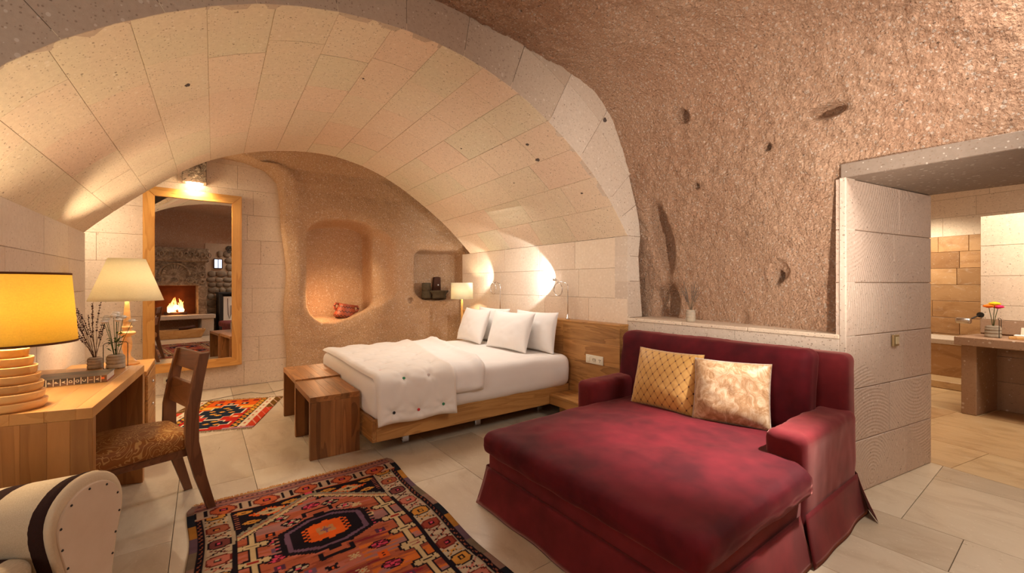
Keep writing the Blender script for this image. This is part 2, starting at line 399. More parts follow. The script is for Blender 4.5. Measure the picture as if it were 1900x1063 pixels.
# masonry pieces -----------------------------------------------------------
def piece(name,P,u0,u1,v0,v1,mat,parent,nu=1,nv=1,depth=.035,gap=.0022,bev=.0025,proud=0.):
    gu=gap; 
    U=[u0+gu/2,u0+gu/2]+list(np.linspace(u0+gu/2+bev,u1-gu/2-bev,nu+1))+[u1-gu/2,u1-gu/2]
    V=[v0+gu/2,v0+gu/2]+list(np.linspace(v0+gu/2+bev,v1-gu/2-bev,nv+1))+[v1-gu/2,v1-gu/2]
    a=len(U);b=len(V); vs=[];fs=[]
    for i in range(a):
        for j in range(b):
            lv=min(i,j,a-1-i,b-1-j); h=-depth if lv==0 else (proud-bev if lv==1 else proud)
            vs.append(P(U[i],V[j],h))
    for i in range(a-1):
        for j in range(b-1):
            if i in (0,a-2) and j in (0,b-2): continue
            fs.append((i*b+j,(i+1)*b+j,(i+1)*b+j+1,i*b+j+1))
    um,vm=(u0+u1)/2,(v0+v1)/2
    p0,p1,p2,p3=[Vector(P(*q)) for q in ((um,vm,0),(um+.01,vm,0),(um,vm+.01,0),(um,vm,.01))]
    if (p1-p0).cross(p2-p0).dot(p3-p0)<0: fs=[f[::-1] for f in fs]
    return mesh_obj(name,vs,fs,mat,parent)
def backing(name,P,u0,u1,v0,v1,nu,nv,mat,h=-.014,label=None,cat='wall'):
    u,v=np.linspace(u0,u1,nu+1),np.linspace(v0,v1,nv+1)
    vs=[P(a,b,h) for a in u for b in v]; fs=grid_faces(nu,nv).tolist()
    um,vm=(u0+u1)/2,(v0+v1)/2
    p0,p1,p2,p3=[Vector(P(*q)) for q in ((um,vm,0),(um+.01,vm,0),(um,vm+.01,0),(um,vm,.01))]
    if (p1-p0).cross(p2-p0).dot(p3-p0)<0: fs=[f[::-1] for f in fs]
    o=mesh_obj(name,vs,fs,mat); tag(o,label,cat,kind='structure'); return o
def plane_P(O,U,V):
    O=Vector(O);U=Vector(U).normalized();V=Vector(V).normalized();N=U.cross(V)
    return (lambda u,v,h:tuple(O+U*u+V*v+N*h)),N
def courses(parent,P,ub,v0,v1,lens,mat,name='stone',seed=1,along='v',**kw):
    """rows between the numbers ub; each row cut along v into random lengths"""
    R=random.Random(seed)
    for i,(a,b) in enumerate(zip(ub,ub[1:])):
        v=v0; first=True
        while v<v1-1e-6:
            L=R.uniform(*lens)*( .45+.4*R.random() if first and i%2 else 1); first=False
            e=v+L
            if v1-e<lens[0]*.45: e=v1
            if along=='v': piece(name,P,a,b,v,e,mat,parent,proud=R.uniform(-.0012,.0012),**kw)
            else: piece(name,P,v,e,a,b,mat,parent,proud=R.uniform(-.0012,.0012),**kw)
            v=e
# ================================================================== STRUCTURE
XR=3.39; XL=-.93; YN=2.69; YF=5.74; YB=6.9; ZS=1.88
# ---- vault ---------------------------------------------------------------
near=[(-.95,1.88),(-.84,2.12),(-.686,2.33),(-.53,2.473),(-.283,2.66),(.052,2.861),(.298,2.969),(.578,3.044),(.9,3.093),(1.276,3.101),(1.719,3.038),(2.024,2.937),(2.3,2.81),(2.619,2.622),(2.894,2.427),(3.193,2.137),(3.39,1.88)]
far=[(-.95,1.88),(-.76,2.09),(-.478,2.353),(-.159,2.637),(.111,2.806),(.37,2.91),(.633,2.985),(.92,3.036),(1.2,3.06),(1.491,3.045),(1.914,2.925),(2.15,2.82),(2.378,2.69),(2.889,2.346),(3.18,2.09),(3.39,1.88)]
def resamp(pts,n=400):
    p=np.array(pts); d=np.r_[0,np.cumsum(np.linalg.norm(np.diff(p,axis=0),axis=1))]
    t=np.linspace(0,d[-1],n); q=np.stack([np.interp(t,d,p[:,0]),np.interp(t,d,p[:,1])],1)
    k=np.ones(41)/41; e=np.pad(q,((20,20),(0,0)),mode='edge')
    e[:20]=2*q[0]-q[1:21][::-1]; e[-20:]=2*q[-1]-q[-21:-1][::-1]
    return np.stack([np.convolve(e[:,i],k,'valid') for i in (0,1)],1),d[-1]
NP_,LN=resamp(near); FP_,LF=resamp(far); LV=LN
def prof(Pp,u):
    x=min(max(u/LV,0),1)*(len(Pp)-1); i=min(int(x),len(Pp)-2); f=x-i
    p=Pp[i]*(1-f)+Pp[i+1]*f; i0,i1=max(i-6,0),min(i+7,len(Pp)-1); t=Pp[i1]-Pp[i0]; t=t/np.linalg.norm(t)
    return p,t
def vaultP(u,v,h):
    f=(v-YN)/(YF-YN); a,ta=prof(NP_,u); b,tb=prof(FP_,u); p=a*(1-f)+b*f; t=ta*(1-f)+tb*f
    n=np.array([t[1],-t[0]])   # inward
    q=p+n*h
    return (q[0],v,q[1])
ce=backing('ceiling',vaultP,0,LV,YN+.01,YF,40,6,'mortar',-.01,'pale ashlar barrel vault arching over the bed alcove','vault')
# solid back of the vault so that it has thickness
nrow=15; R_=random.Random(5)
for i in range(nrow):
    a,b=LV*i/nrow,LV*(i+1)/nrow; v=YN
    L=R_.uniform(.32,.5) if i%2 else R_.uniform(.55,.75)
    while v<YF-1e-6:
        e=v+L
        if YF-e<.28: e=YF
        piece('stone',vaultP,a,b,v,e,'tuff_vault',ce,nu=2,nv=1,depth=.05,gap=.0018,bev=.002,proud=R_.uniform(-.0015,.0015))
        v=e; L=R_.uniform(.5,.78)
# dark inclusions in the vault stones
def blob(u,v,r,par,P,s=1.5):
    c=Vector(P(u,v,.002)); c2=Vector(P(u,v,.1)); n=(c2-c).normalized()
    bm=bmesh.new(); bmesh.ops.create_icosphere(bm,subdivisions=2,radius=r)
    for q in bm.verts: q.co*=1+.25*math.sin(q.co.x*400+q.co.y*300); q.co.x*=s; q.co.z*=.22
    o=bm_obj('inclusion',bm,'inclusion',par,True,c,n.to_track_quat('Z','Y').to_euler()); return o
MAT['inclusion']=M('dark_inclusion',.9).base((.09,.065,.055,1)).m
for (x,y,r) in [(2.45,3.1,.013),(2.62,3.15,.018),(3.02,2.95,.010),(2.2,3.9,.008),(-.1,3.6,.016),(1.05,3.5,.009),(2.75,3.7,.008)]:
    k=int(np.argmin(np.abs(NP_[:,0]-x))); blob(LV*k/399,y,r,ce,vaultP)
# ---- arch face (plane Y=YN) -----------------------------------------------
ZL=1.066
def archP(u,r,h):
    if u<0: p=np.array([-.95,1.88+u]); n=np.array([-1,0.])
    elif u>LV: p=np.array([3.39,1.88-(u-LV)]); n=np.array([1.,0])
    else:
        p,t=prof(NP_,u); n=np.array([-t[1],t[0]])
        e=.25
        if u<e: n=n*(u/e)+np.array([-1,0])*(1-u/e)
        if u>LV-e: g=(LV-u)/e; n=n*g+np.array([1.,0])*(1-g)
        n=n/np.linalg.norm(n)
    q=p+n*r; return (q[0],YN-h,q[1])
af=backing('wall_arch',archP,-1.88,LV-.42,0.01,.95,40,2,'mortar',-.012,'smooth grey stone face of the big arch toward the living end')
def ring(u0,u1,r0,r1,mat='tuff_arch_shade',nu=2): piece('stone',archP,u0,u1,r0,r1,mat,af,nu=nu,nv=1,depth=.05,gap=.0022,bev=.002)
u=-1.88; k=0
while u<LV-.44:
    e=min(u+.44,LV-.42)
    if e>LV-.5: e=LV-.42
    mm='tuff_arch_shade' if u<LV*.66 else 'tuff_grey'; ring(u,e,0,.40+.06*(k%2),mm); ring(u,e,.40+.06*(k%2),.95,mm); u=e; k+=1  # dark left, lighter right: the fall of light put into the stone colour
# right foot of the arch: narrow pilaster with free edge
fo=[(LV-.42,.40),(LV-.20,.30),(LV,.20),(LV+.2,.17),(LV+.45,.19),(LV+.814,.23)]
for (a,ra),(b,rb) in zip(fo,fo[1:]):
    def PP(u,q,h,a=a,b=b,ra=ra,rb=rb):
        r=(ra+(rb-ra)*(u-a)/(b-a))*q; return archP(u,r,h)
    piece('stone',PP,a,b,0,1,'tuff_grey',af,nu=2,nv=1,depth=.16,gap=.0025,bev=.003)
k=int(np.argmin(np.abs(NP_[:,0]-2.75)))
blob(LV*k/399,.52,.022,af,archP,1.0)
# thickness of the arch behind its face, hidden side
o=box('wall_arch_core',-3,-.97,YN+.02,YN+.3,0,3.6,'tuff_grey'); tag(o,'grey stone wall left of the big arch beside the desk','wall',kind='structure')
# ---- headboard wall, left wall, back wall ---------------------------------
P,_=plane_P((XR,0,0),(0,0,1),(0,1,0))
wr=backing('wall_right',P,0,ZS,YN,YF+.25,4,8,'mortar',-.012,'pale ashlar wall with reading lamps behind the bed headboard')
courses(wr,P,[0,.31,.62,.94,1.255,1.566,ZS],YN,YF+.25,(.55,.95),'tuff',seed=11)
P,_=plane_P((XL,0,0),(0,0,1),(0,-1,0))
wl=backing('wall_left',P,0,ZS+.02,-YF-.04,-YN,4,6,'mortar',-.012,'rough grey ashlar wall beside the desk under the vault')
courses(wl,P,[0,.33,.66,1.0,1.33,1.62,ZS+.02],-YF-.04,-YN,(.55,.9),'tuff_grey',seed=12)
o=box('wall_left_core',-1.3,XL-.02,YN+.31,YF+.035,0,ZS+.2,'tuff_grey'); tag(o,'stone end of the left wall beside the tall mirror','wall',kind='structure')
P,_=plane_P((0,YB,0),(0,0,1),(-1,0,0))
wb=backing('wall_back',P,0,3.42,-1.12,2.2,4,4,'mortar',-.012,'golden lit ashlar wall behind the tall mirror')
courses(wb,P,[0,.33,.665,1.0,1.34,1.68,2.01,2.36,2.70,3.03,3.42],-1.12,2.2,(.6,.95),'tuff',seed=18)
o=box('wall_alcove_end',-2.4,-2.2,YF-.2,YB+.1,0,3.5,'tuff'); tag(o,'stone side wall closing the far chamber left of the mirror','wall',kind='structure')
# ---- ledge wall behind the daybed -----------------------------------------
XLG=3.385
P,_=plane_P((XLG,0,0),(0,0,1),(0,1,0))
lw=backing('wall_ledge',P,0,1.04,.965,YN,3,4,'mortar',-.012,'low pale stone wall with ledge behind the red daybed')
courses(lw,P,[0,.36,.70,1.035],.966,YN,(.55,.85),'tuff_grey',seed=13)
for (a,b) in [(.966,1.55),(1.55,2.1),(2.1,YN)]:
    box('slab',XLG-.004,3.95,a+.001,b-.001,1.036,1.066,'tuff',lw,.005)
# ---- passage: jamb, lintel --------------------------------------------------
A=Vector((3.385,.93,0)); B=Vector((4.609,.723,0)); JV=(A-B).normalized(); JL=(A-B).length
P,_=plane_P(B,(0,0,1),JV)
wp=backing('wall_passage',P,0,2.095,0,JL,3,3,'mortar',-.012,'chisel-marked stone block wall of the bathroom passage with light switch')
cuts=[[0,.42,JL],[0,.66,JL],[0,.45,JL],[0,.40,JL],[0,.60,JL],[0,.52,JL]]
for (a,b),c in zip(zip([0,.35,.70,1.055,1.41,1.76],[.35,.70,1.055,1.41,1.76,2.095]),cuts):
    for v0,v1 in zip(c,c[1:]): piece('stone',P,a,b,v0,v1,'tuff_chisel',wp,proud=random.uniform(-.001,.002),depth=.06,gap=.0045,bev=.004)
hexa('jamb_edge',[(3.383,.932,0),(3.50,.912,0),(3.50,.985,0),(3.386,.968,0),(3.383,.932,2.10),(3.50,.912,2.10),(3.50,.985,2.10),(3.386,.968,2.10)],'tuff_grey',wp,.004)
JN=Vector((-JV.y,JV.x,0)) # not used for shading, only for the hidden core
hexa('jamb_core',[(3.80,.99,0),(4.60,.745,0),(4.66,2.4,0),(4.25,2.4,0),(3.80,.99,2.3),(4.60,.745,2.3),(4.66,2.4,2.3),(4.25,2.4,2.3)],'tuff_grey',wp,0)
P2,_=plane_P((3.385,-.5,0),(0,0,1),(-JV.x,-JV.y,0))
o=backing('wall_passage_near',P2,0,2.1,0,1.25,3,3,'tuff_chisel',0,'stone side of the passage nearest the viewer'); 
li=thing('trim_lintel','grey stone lintel over the bathroom passage','lintel',(0,0,0),kind='structure'); li.name='trim_1'
def lint(x0,x1,z0,z1,m='lintel'):
    # boards run along Y, far end follows the jamb line
    fy=lambda x: A.y+(B.y-A.y)*(x-A.x)/(B.x-A.x)+.03
    hexa('lintel_block',[(x0,-.6,z0),(x1,-.6,z0),(x1,fy(x1),z0),(x0,fy(x0),z0),(x0,-.6,z1),(x1,-.6,z1),(x1,fy(x1),z1),(x0,fy(x0),z1)],m,li,.004)
lint(3.384,3.995,2.096,2.188); lint(4.0,4.62,2.099,2.19)
# wall beside the passage toward the viewer
o=box('wall_passage_pier',3.385,3.7,-.95,-.5,0,3.4,'rock'); tag(o,'rock pier right of the passage opening','wall',kind='structure')
# ---- main cave rock ----------------------------------------------------------
def rock_main():
    zz=[1.0,1.25,1.6,2.0,2.25,2.5,2.75,2.95,3.10,3.21,3.28,3.33,3.37,3.39,3.40,3.40,3.40]
    xn=[3.75,3.76,3.74,3.62,3.52,3.41,3.30,3.20,3.06,2.86,2.55,2.1,1.6,1.1,.6,-1.0,-3.1]   # near the arch
    xf=[3.52,3.52,3.49,3.43,3.40,3.37,3.30,3.20,3.06,2.86,2.55,2.1,1.6,1.1,.6,-1.0,-3.1]   # near the passage
    def rs(xs):
        p=np.stack([xs,zz],1); d=np.r_[0,np.cumsum(np.linalg.norm(np.diff(p,axis=0),axis=1))]; return p,d
    pn,dn=rs(xn); pf,df=rs(xf)
    t1=np.arange(0,4.6,.0145); t=np.r_[t1/dn[-1],np.linspace(4.6/dn[-1],1,40)]
    def at(p,d):
        q=np.stack([np.interp(t*d[-1],d,p[:,i]) for i in (0,1)],1)
        k=np.ones(21)/21; out=q.copy()
        for i in (0,1):
            e=np.r_[2*q[0,i]-q[1:11,i][::-1],q[:,i],np.repeat(q[-1,i],10)]; s=np.convolve(e,k,'valid')
            out[:len(t1)-12,i]=s[:len(t1)-12]
        return out
    qn,qf=at(pn,dn),at(pf,df)
    ys=np.r_[np.arange(2.88,-.3,-.0145),np.linspace(-.3,-.95,10)]
    f=sstep(.9,2.35,ys)[:,None,None]
    G=qn[None]*f+qf[None]*(1-f)
    P=np.zeros((len(ys),len(t),3)); P[...,0]=G[...,0]; P[...,1]=ys[:,None]; P[...,2]=G[...,1]
    N=np.cross(np.gradient(P,axis=1),np.gradient(P,axis=0)); N/=np.linalg.norm(N,axis=-1,keepdims=True)+1e-9
    if N[50,50,0]>0: N=-N
    damp=1-.75*np.exp(-((P[...,1]-.93)/.10)**2)*(P[...,2]<2.35)-.7*np.exp(-((P[...,2]-2.19)/.06)**2)*(P[...,1]<.97)
    damp=np.clip(damp,.1,1)
    D=.045*fbm(P,1.3,3,s=3)+.020*fbm(P,4.5,3,s=9)+.020*fbm(P*np.array([1,1,.8]),15,3,s=21)+.012*fbm(P*np.array([1,1.2,.7]),42,2,s=31)
    rough=.55+.45*sstep(-.3,.4,fbm(P,.9,2,s=40)); D=D*rough*damp
    holes=[((3.28,2.02,2.815),.045,.13,(1,1,1.0)),((3.38,1.03,2.55),.058,.11,(1,.62,1.7)),((3.40,1.42,2.424),.021,.14,(1,1,1)),((3.51,2.03,2.26),.021,.13,(1,1,1)),
           ((3.56,1.42,1.45),.042,.13,(1,1.2,1)),((3.58,1.40,1.50),.07,.03,(1,1,1)),((3.66,2.50,1.85),.09,.22,(1,1,.30)),((3.75,2.50,1.20),.10,.22,(1,1,.62)),((3.5,1.2,1.12),.03,.02,(1,1,.7)),
           ((3.40,1.15,2.28),.02,.012,(1,.6,1.6)),((3.62,1.72,1.12),.04,.03,(1,1,.7))]
    for c,r,dp,sc_ in holes:
        d=np.linalg.norm((P-np.array(c))*np.array([.55,sc_[1],sc_[2]])/r,axis=-1)
        D=D-dp*np.exp(-d**4*.6)+ (.012*np.exp(-((d-1.35)/.3)**2) if r>.04 and r<.08 else 0)
    # broad ridge where wall turns into vault, and gentle hollow under it
    P=P+N*D[...,None]
    F=grid_faces(len(ys)-1,len(t)-1).reshape(len(ys)-1,len(t)-1,4)
    zc=(P[:-1,:-1,2]+P[1:,1:,2])/2; yc=(P[:-1,:-1,1]+P[1:,1:,1])/2; xc=P[:-1,:-1,0]
    keep=~((zc<2.185)&(yc<.965)&(xc>3))
    F=F[keep]
    o=mesh_obj('wall_rock',P.reshape(-1,3),F,'rock',None,True)
    return tag(o,'rough pink cave rock wall rising into the ceiling above the daybed','wall',kind='structure')
rock_main()
# ---- alcove rock with two niches ---------------------------------------------
def rock_back():
    pz=[0,1.0,2.3,2.75,3.02,3.22,3.34,3.42]; py=[0,0,0,-.05,-.16,-.40,-.80,-1.35]
    p=np.stack([py,pz],1); d=np.r_[0,np.cumsum(np.linalg.norm(np.diff(p,axis=0),axis=1))]
    t=np.r_[np.linspace(0,.45,8)[:-1],np.arange(.45,d[-1],.0145)]
    oy=np.interp(t,d,p[:,0]); oz=np.interp(t,d,p[:,1])
    xs=np.r_[np.linspace(-2.3,.25,30)[:-1],np.arange(.25,4.0,.0145)]
    yb=np.interp(xs,[-3,1.0,1.6,2.4,2.8,3.1,3.4,3.65,4.0],[6.72,6.76,6.72,6.62,6.50,6.38,6.20,5.98,5.6])
    P=np.zeros((len(xs),len(t),3)); P[...,0]=xs[:,None]; P[...,1]=yb[:,None]+oy[None]; P[...,2]=oz[None]
    X,Z=P[...,0].copy(),P[...,2].copy()
    n=.05*fbm(P,1.2,3,s=51)+.018*fbm(P,4,3,s=52)+(.007*fbm(P,14,3,s=53)+.005*fbm(P,45,2,s=54))*(.5+.7*sstep(1.8,2.6,Z))
    # masonry recess on the left
    xe=np.interp(Z,[0,.84,2.0,2.5,2.85,3.0,3.08,3.11,3.14],[1.0,1.01,.985,.95,.89,.76,.52,.0,-2.4])+.02*np.sin(Z*5)
    dive=sstep(0,.13,xe-X); P[...,1]+=.45*dive
    # bulge of the rock edge
    P[...,1]-=.05*np.exp(-((X-xe-.12)/.12)**2)*(Z<3.05)
    def rr(x,z,cx,cz,hw,hz,r):
        qx=np.abs(x-cx)-hw+r; qz=np.abs(z-cz)-hz+r
        return np.sqrt(np.maximum(qx,0)**2+np.maximum(qz,0)**2)+np.minimum(np.maximum(qx,qz),0)-r
    # large niche
    lip=np.interp(X,[1.1,1.28,1.42,1.6,1.8,2.0,2.2,2.4,2.6],[1.12,.93,.85,.84,.90,.985,1.07,1.15,1.22])
    top=2.36-.10*((X-1.75)/.5)**2
    zn=(Z-lip)/(top-lip)*1.45
    d1=rr(X,zn,1.72,.725,.47,.725,.16)
    dep=.52*sstep(.035,-.045,d1)+.035*sstep(.16,-.02,d1)
    d1b=rr(X,zn,2.30,.70,.14,.66,.10); dep+=.15*sstep(.10,-.08,d1b)*(1-sstep(.035,-.045,d1))
    dep+=.05*np.exp(-((X-2.17)/.018)**2)*sstep(.35,.5,zn)*sstep(1.2,1.0,zn)
    # small niche
    zn2=Z-.04*((X-3.17)/.33)**2
    d2=rr(X,zn2,3.17,1.53,.345,.40,.15)
    d2=np.maximum(d2,-(zn2-1.14))
    dep2=.30*sstep(.03,-.03,d2)+.05*sstep(.14,-.02,d2)
    P[...,1]+=dep+dep2
    k=sstep(.12,.45,dep)*sstep(1.75,1.05,Z); P[...,2]-=(lip-.87)*k*np.clip(1.2-(Z-lip)*1.5,0,1)
    # knot hole
    P[...,1]+=.09*np.exp(-(((X-2.73)/.035)**2+((Z-1.13)/.045)**2)**2)
    P[...,1]+=n*(1-.5*(dep>.3))*-1
    o=mesh_obj('wall_alcove_rock',P.reshape(-1,3),grid_faces(len(xs)-1,len(t)-1)[:,::-1],'rock_back',None,True)
    return tag(o,'golden carved rock wall with two niches behind the bed','wall',kind='structure')
rock_back()
# ---- floors -------------------------------------------------------------------
P,_=plane_P((0,0,0),(1,0,0),(0,1,0))
B1=Vector((.1996,.9799,0)); B2=Vector((.9799,-.1996,0))
fl_=backing('floor',P,-3,4.55,-.95,YB,4,4,'grout',-.012,'worn beige travertine tile floor of the room','floor')
R_=random.Random(3); xs=[.30+.4375*k for k in range(-8,12)]
for i,(a,b) in enumerate(zip(xs,xs[1:])):
    if a>4.6: break
    v=-.95+(-.1 if i%2 else -.75)
    while v<YB:
        L=R_.choice([.9,1.2,1.2,1.35]); e=v+L
        if a>3.0: 
            e=min(e,.656) if v<.6 else e
        v0=max(v,-.95); v1=min(e,YB)
        if v1-v0>.05 and not (a>3.3 and v0>1.0):
            o=piece('tile',P,max(a,-3),b,v0,v1,'tile',fl_,depth=.018,gap=.0028,bev=.0012,proud=R_.uniform(-.0004,.0004))
            if b>4.3:
                bm=bmesh.new(); bm.from_mesh(o.data)
                g=bmesh.ops.bisect_plane(bm,geom=bm.verts[:]+bm.edges[:]+bm.faces[:],plane_co=B-B2*.003,plane_no=B2,clear_outer=True); bm.to_mesh(o.data); bm.free()
                if len(o.data.polygons)==0: bpy.data.objects.remove(o)
        v=e
# ---- bathroom (its own axes) ----------------------------------------------------
O_=B.copy()
def bw(s,t,z=0): p=O_+B2*s+B1*t; return (p.x,p.y,z)
BR=-math.radians(11.51)
Pb=lambda s,t,h: bw(s,t,h)
fb=backing('floor_bathroom',Pb,0,5,-2.6,2.4,3,3,'grout',-.012,'golden brown travertine tile floor of the bathroom','floor')
ss=[0,.66,1.32,1.98,2.64,3.3,3.9,4.5]
for i,(a,b) in enumerate(zip(ss,ss[1:])):
    v=-2.6+(.42 if i%2 else .86)*.8
    ts=[-2.6]
    while v<2.4: ts.append(v); v+=R_.choice([.72,.9,1.0])
    ts.append(2.4)
    for c,d in zip(ts,ts[1:]): piece('tile',Pb,a,b,c,d,'tile_bath',fb,depth=.018,gap=.003,bev=.0015)
# back wall with travertine rows, cream stone above
Pw=lambda z,t,h: bw(4.4-h,t,z)
wbb=backing('wall_bathroom_back',Pw,0,2.95,-2.6,2.4,3,3,'mortar',-.012,'brown travertine and cream stone wall of the bathroom')
zt=[0,.14,.39,.64,.89,1.14,1.39,1.64,1.89,2.13]
for i,(a,b) in enumerate(zip(zt,zt[1:])):
    v=-.4+(.0 if i%2 else .31); ts=[-.6,v]
    while v<2.4: v+=R_.choice([.34,.62,.75]); ts.append(min(v,2.4))
    for c,d in zip(ts,ts[1:]):
        if d-c>.04: piece('tile',Pw,a,b,c,d,'tile_wall',wbb,depth=.03,gap=.004,bev=.003,proud=.02+R_.uniform(0,.004))
courses(wbb,Pw,[2.13,2.42,2.70,2.95],-.6,2.4,(.6,.9),'tuff',seed=21)
# cream partition wall above the counter
blk=thing('wall_partition','cream stone block partition behind the bathroom counter','wall',kind='structure')
Pp=lambda z,t,h: bw(2.5-h,t,z)
hexa('core',[bw(2.515,-2.5),bw(2.515,.5),bw(2.75,.5),bw(2.75,-2.5)][::1]+[bw(2.515,-2.5,2.165),bw(2.515,.5,2.165),bw(2.75,.5,2.165),bw(2.75,-2.5,2.165)],'tuff',blk,0)
R2=random.Random(9)
for a,b in zip([0,.32,.60,.845,1.0,1.16,1.49,1.83],[.32,.60,.845,1.0,1.16,1.49,1.83,2.17]):
    v=.508; m_='tuff_brown' if b<=1.0 else 'tuff'
    while v>-1.6:
        e=v-R2.uniform(.5,.8); piece('stone',Pp,a,b,e,v,m_,blk,depth=.04,gap=.003,bev=.003,proud=.012 if b==1.0 else 0); v=e
# tub
tb=thing('bathtub_surround','pale ledge of the tiled tub beyond the counter','tub',bw(3.68,0),BR)
for (a,b) in [(-.4,.35),(.35,1.0),(1.0,1.65),(1.65,2.38)]:
    box('tile',0,.03,a+.002,b-.002,0.012,.55,'tile_wall',tb,.003)
box('rim',-.02,.68,-.4,2.38,.55,.62,'tuff_grey',tb,.006)
box('step',-.45,-.005,.6,2.38,0.002,.10,'tile_bath',tb,.006)
for nm,a in (('wall_bathroom_far',[bw(0,2.4),bw(5,2.4)]),('wall_bathroom_near',[bw(0,-2.6),bw(5,-2.6)]),('wall_bathroom_front',[bw(-.02,2.4),bw(-.02,.02)])):
    o=mesh_obj(nm,[a[0],a[1],(a[1][0],a[1][1],3),(a[0][0],a[0][1],3)],[(0,1,2,3)],'tuff'); tag(o,{'wall_bathroom_far':'stone side wall of the bathroom beyond the tub','wall_bathroom_near':'stone side wall of the bathroom on the viewer side','wall_bathroom_front':'bathroom side of the thick passage wall'}[nm],'wall',kind='structure')
o=mesh_obj('ceiling_bathroom',[bw(-.02,-2.6,2.95),bw(5,-2.6,2.95),bw(5,2.4,2.95),bw(-.02,2.4,2.95)],[(0,1,2,3)],'tuff'); tag(o,'plain stone ceiling of the bathroom','ceiling',kind='structure')
# ---- living end behind the viewer (seen in the mirror) ------------------------------
P,_=plane_P((0,-.95,0),(0,0,1),(1,0,0))
wf=backing('wall_fireplace',P,0,3.45,-3,3.45,10,12,'rock',0,'dark cave wall with fireplace reflected in the mirror')
o=box('wall_living_left',-3.15,-3,-.95,YN+.1,0,3.45,'tuff_grey'); tag(o,'stone side wall of the living end','wall',kind='structure')
# ================================================================== FURNITURE
# ---- desk --------------------------------------------------------------------
DN=[(-.905,2.885),(-.42,2.765),(-.34,3.99),(-.90,4.17)]   # near-left, near-right, far-right, far-left
def D(s,t,z=0):
    a=Vector(DN[0])*(1-s)+Vector(DN[1])*s; b=Vector(DN[3])*(1-s)+Vector(DN[2])*s; p=a*(1-t)+b*t; return (p.x,p.y,z)
dk=thing('desk','solid oak waterfall desk against the left wall under the amber lamp','desk',D(.5,.5))
dl=Vector(D(.5,.5))
def dpart(nm,s0,s1,t0,t1,z0,z1,mat,bev=.0015):
    q=[D(s0,t0),D(s1,t0),D(s1,t1),D(s0,t1)]
    pts=[Vector(p)-dl+Vector((0,0,z)) for z in (z0,z1) for p in q]
    return hexa(nm,pts,mat,dk,bev)
for a,b in zip([0,.2,.43,.66,.88],[.2,.43,.66,.88,1.0]): dpart('tabletop_board',a,b,.0,1,.768,.82,'desk_wood')
for a,b in zip([0,.16,.34,.5,.68,.84],[.16,.34,.5,.68,.84,1.0]):
    dpart('side_board',a,b,0,.045,.001,.7675,'desk_wood_z'); dpart('side_board',a,b,.955,1,.001,.7675,'desk_wood_z')
# ---- chair -------------------------------------------------------------------
def chair():
    fx=Vector((-.953,-.304,0)); c=Vector((-.13,3.40,0)); rz=math.atan2(fx.y,fx.x)  # local +x = facing
    t=thing('dining_chair','dark wooden side chair with gold brocade seat pulled up to the desk','chair',c,rz)
    # local: x forward, y left; width .44
    for s in (1,-1):
        y=.205*s
        path=[(-.115,0.001),(-.055,.22),(-.01,.44),(-.012,.62),(-.04,.80),(-.075,.975)]; wd=[.022,.03,.036,.034,.030,.027]
        vs=[]; 
        for (x,z),w_ in zip(path,wd): vs+=[(x-w_,y-.016,z),(x+w_,y-.016,z),(x+w_,y+.016,z),(x-w_,y+.016,z)]
        fs=[(0,3,2,1)]; n=len(path)
        for i in range(n-1):
            for k in range(4): fs.append((i*4+k,i*4+(k+1)%4,i*4+4+(k+1)%4,i*4+4+k))
        fs.append(tuple((n-1)*4+k for k in range(4)))
        o=mesh_obj('leg',vs,fs,'chair_wood',t)
        md=o.modifiers.new('bevel','BEVEL'); md.width=.003; md.segments=2
        hexa('leg',[(.40,y-.02,0.001),(.435,y-.02,0.001),(.435,y+.02,0.001),(.40,y+.02,0.001),(.38,y-.022,.42),(.425,y-.022,.42),(.425,y+.022,.42),(.38,y+.022,.42)],'chair_wood',t)
    def rail(nm,z0,z1,x0,x1):
        hexa(nm,[(x0-.011,-.188,z0),(x0+.011,-.188,z0),(x0+.011,.188,z0),(x0-.011,.188,z0),(x1-.011,-.188,z1),(x1+.011,-.188,z1),(x1+.011,.188,z1),(x1-.011,.188,z1)],'chair_wood_y',t)
    rail('top_rail',.862,.972,-.052,-.073); rail('middle_rail',.64,.785,-.015,-.036)
    box('seat_rail',.0,.41,-.19,.19,.36,.415,'chair_wood_y',t)
    def f(V,N):
        V=V.copy(); k=(V[:,2]>0); V[:,2]+=k*.03*(1-(V[:,0]/.24)**2)*(1-(V[:,1]/.25)**2); V[:,1]*=1+.10*(V[:,0]/.24); return V
    rbox('seat',.475,.45,.105,.04,14,'brocade',t,f,loc=(.215,0,.40))
MAT['chair_wood_y']=wood_mat('aged_brown_wood_across',rgb(138,92,60),rgb(88,52,30),7,1,.42,.2,.6,.12)
def brocade():
    m=M('gold_brocade',.6,.3); p=m.pos(obj=True)
    n=m.n('TexNoise',Vector=p,Scale=9.0,Detail=1.0,Distortion=2.2).outputs['Fac']
    bands=m.math('FRACT',m.math('MULTIPLY',n,7.0)); msk=m.ramp(bands,[(0,BW(0)),(.5,BW(0)),(.56,BW(1)),(.78,BW(1)),(.84,BW(0))])
    fine=m.noise(p,220,2); b=m.mix(msk,rgb(150,92,38),rgb(202,156,92)); b=m.mix(m.math('MULTIPLY',fine,.35),b,rgb(96,60,28))
    m.base(b); m.bump(m.math('ADD',msk,fine),.25,.002); return m.m
MAT['brocade']=brocade(); chair()
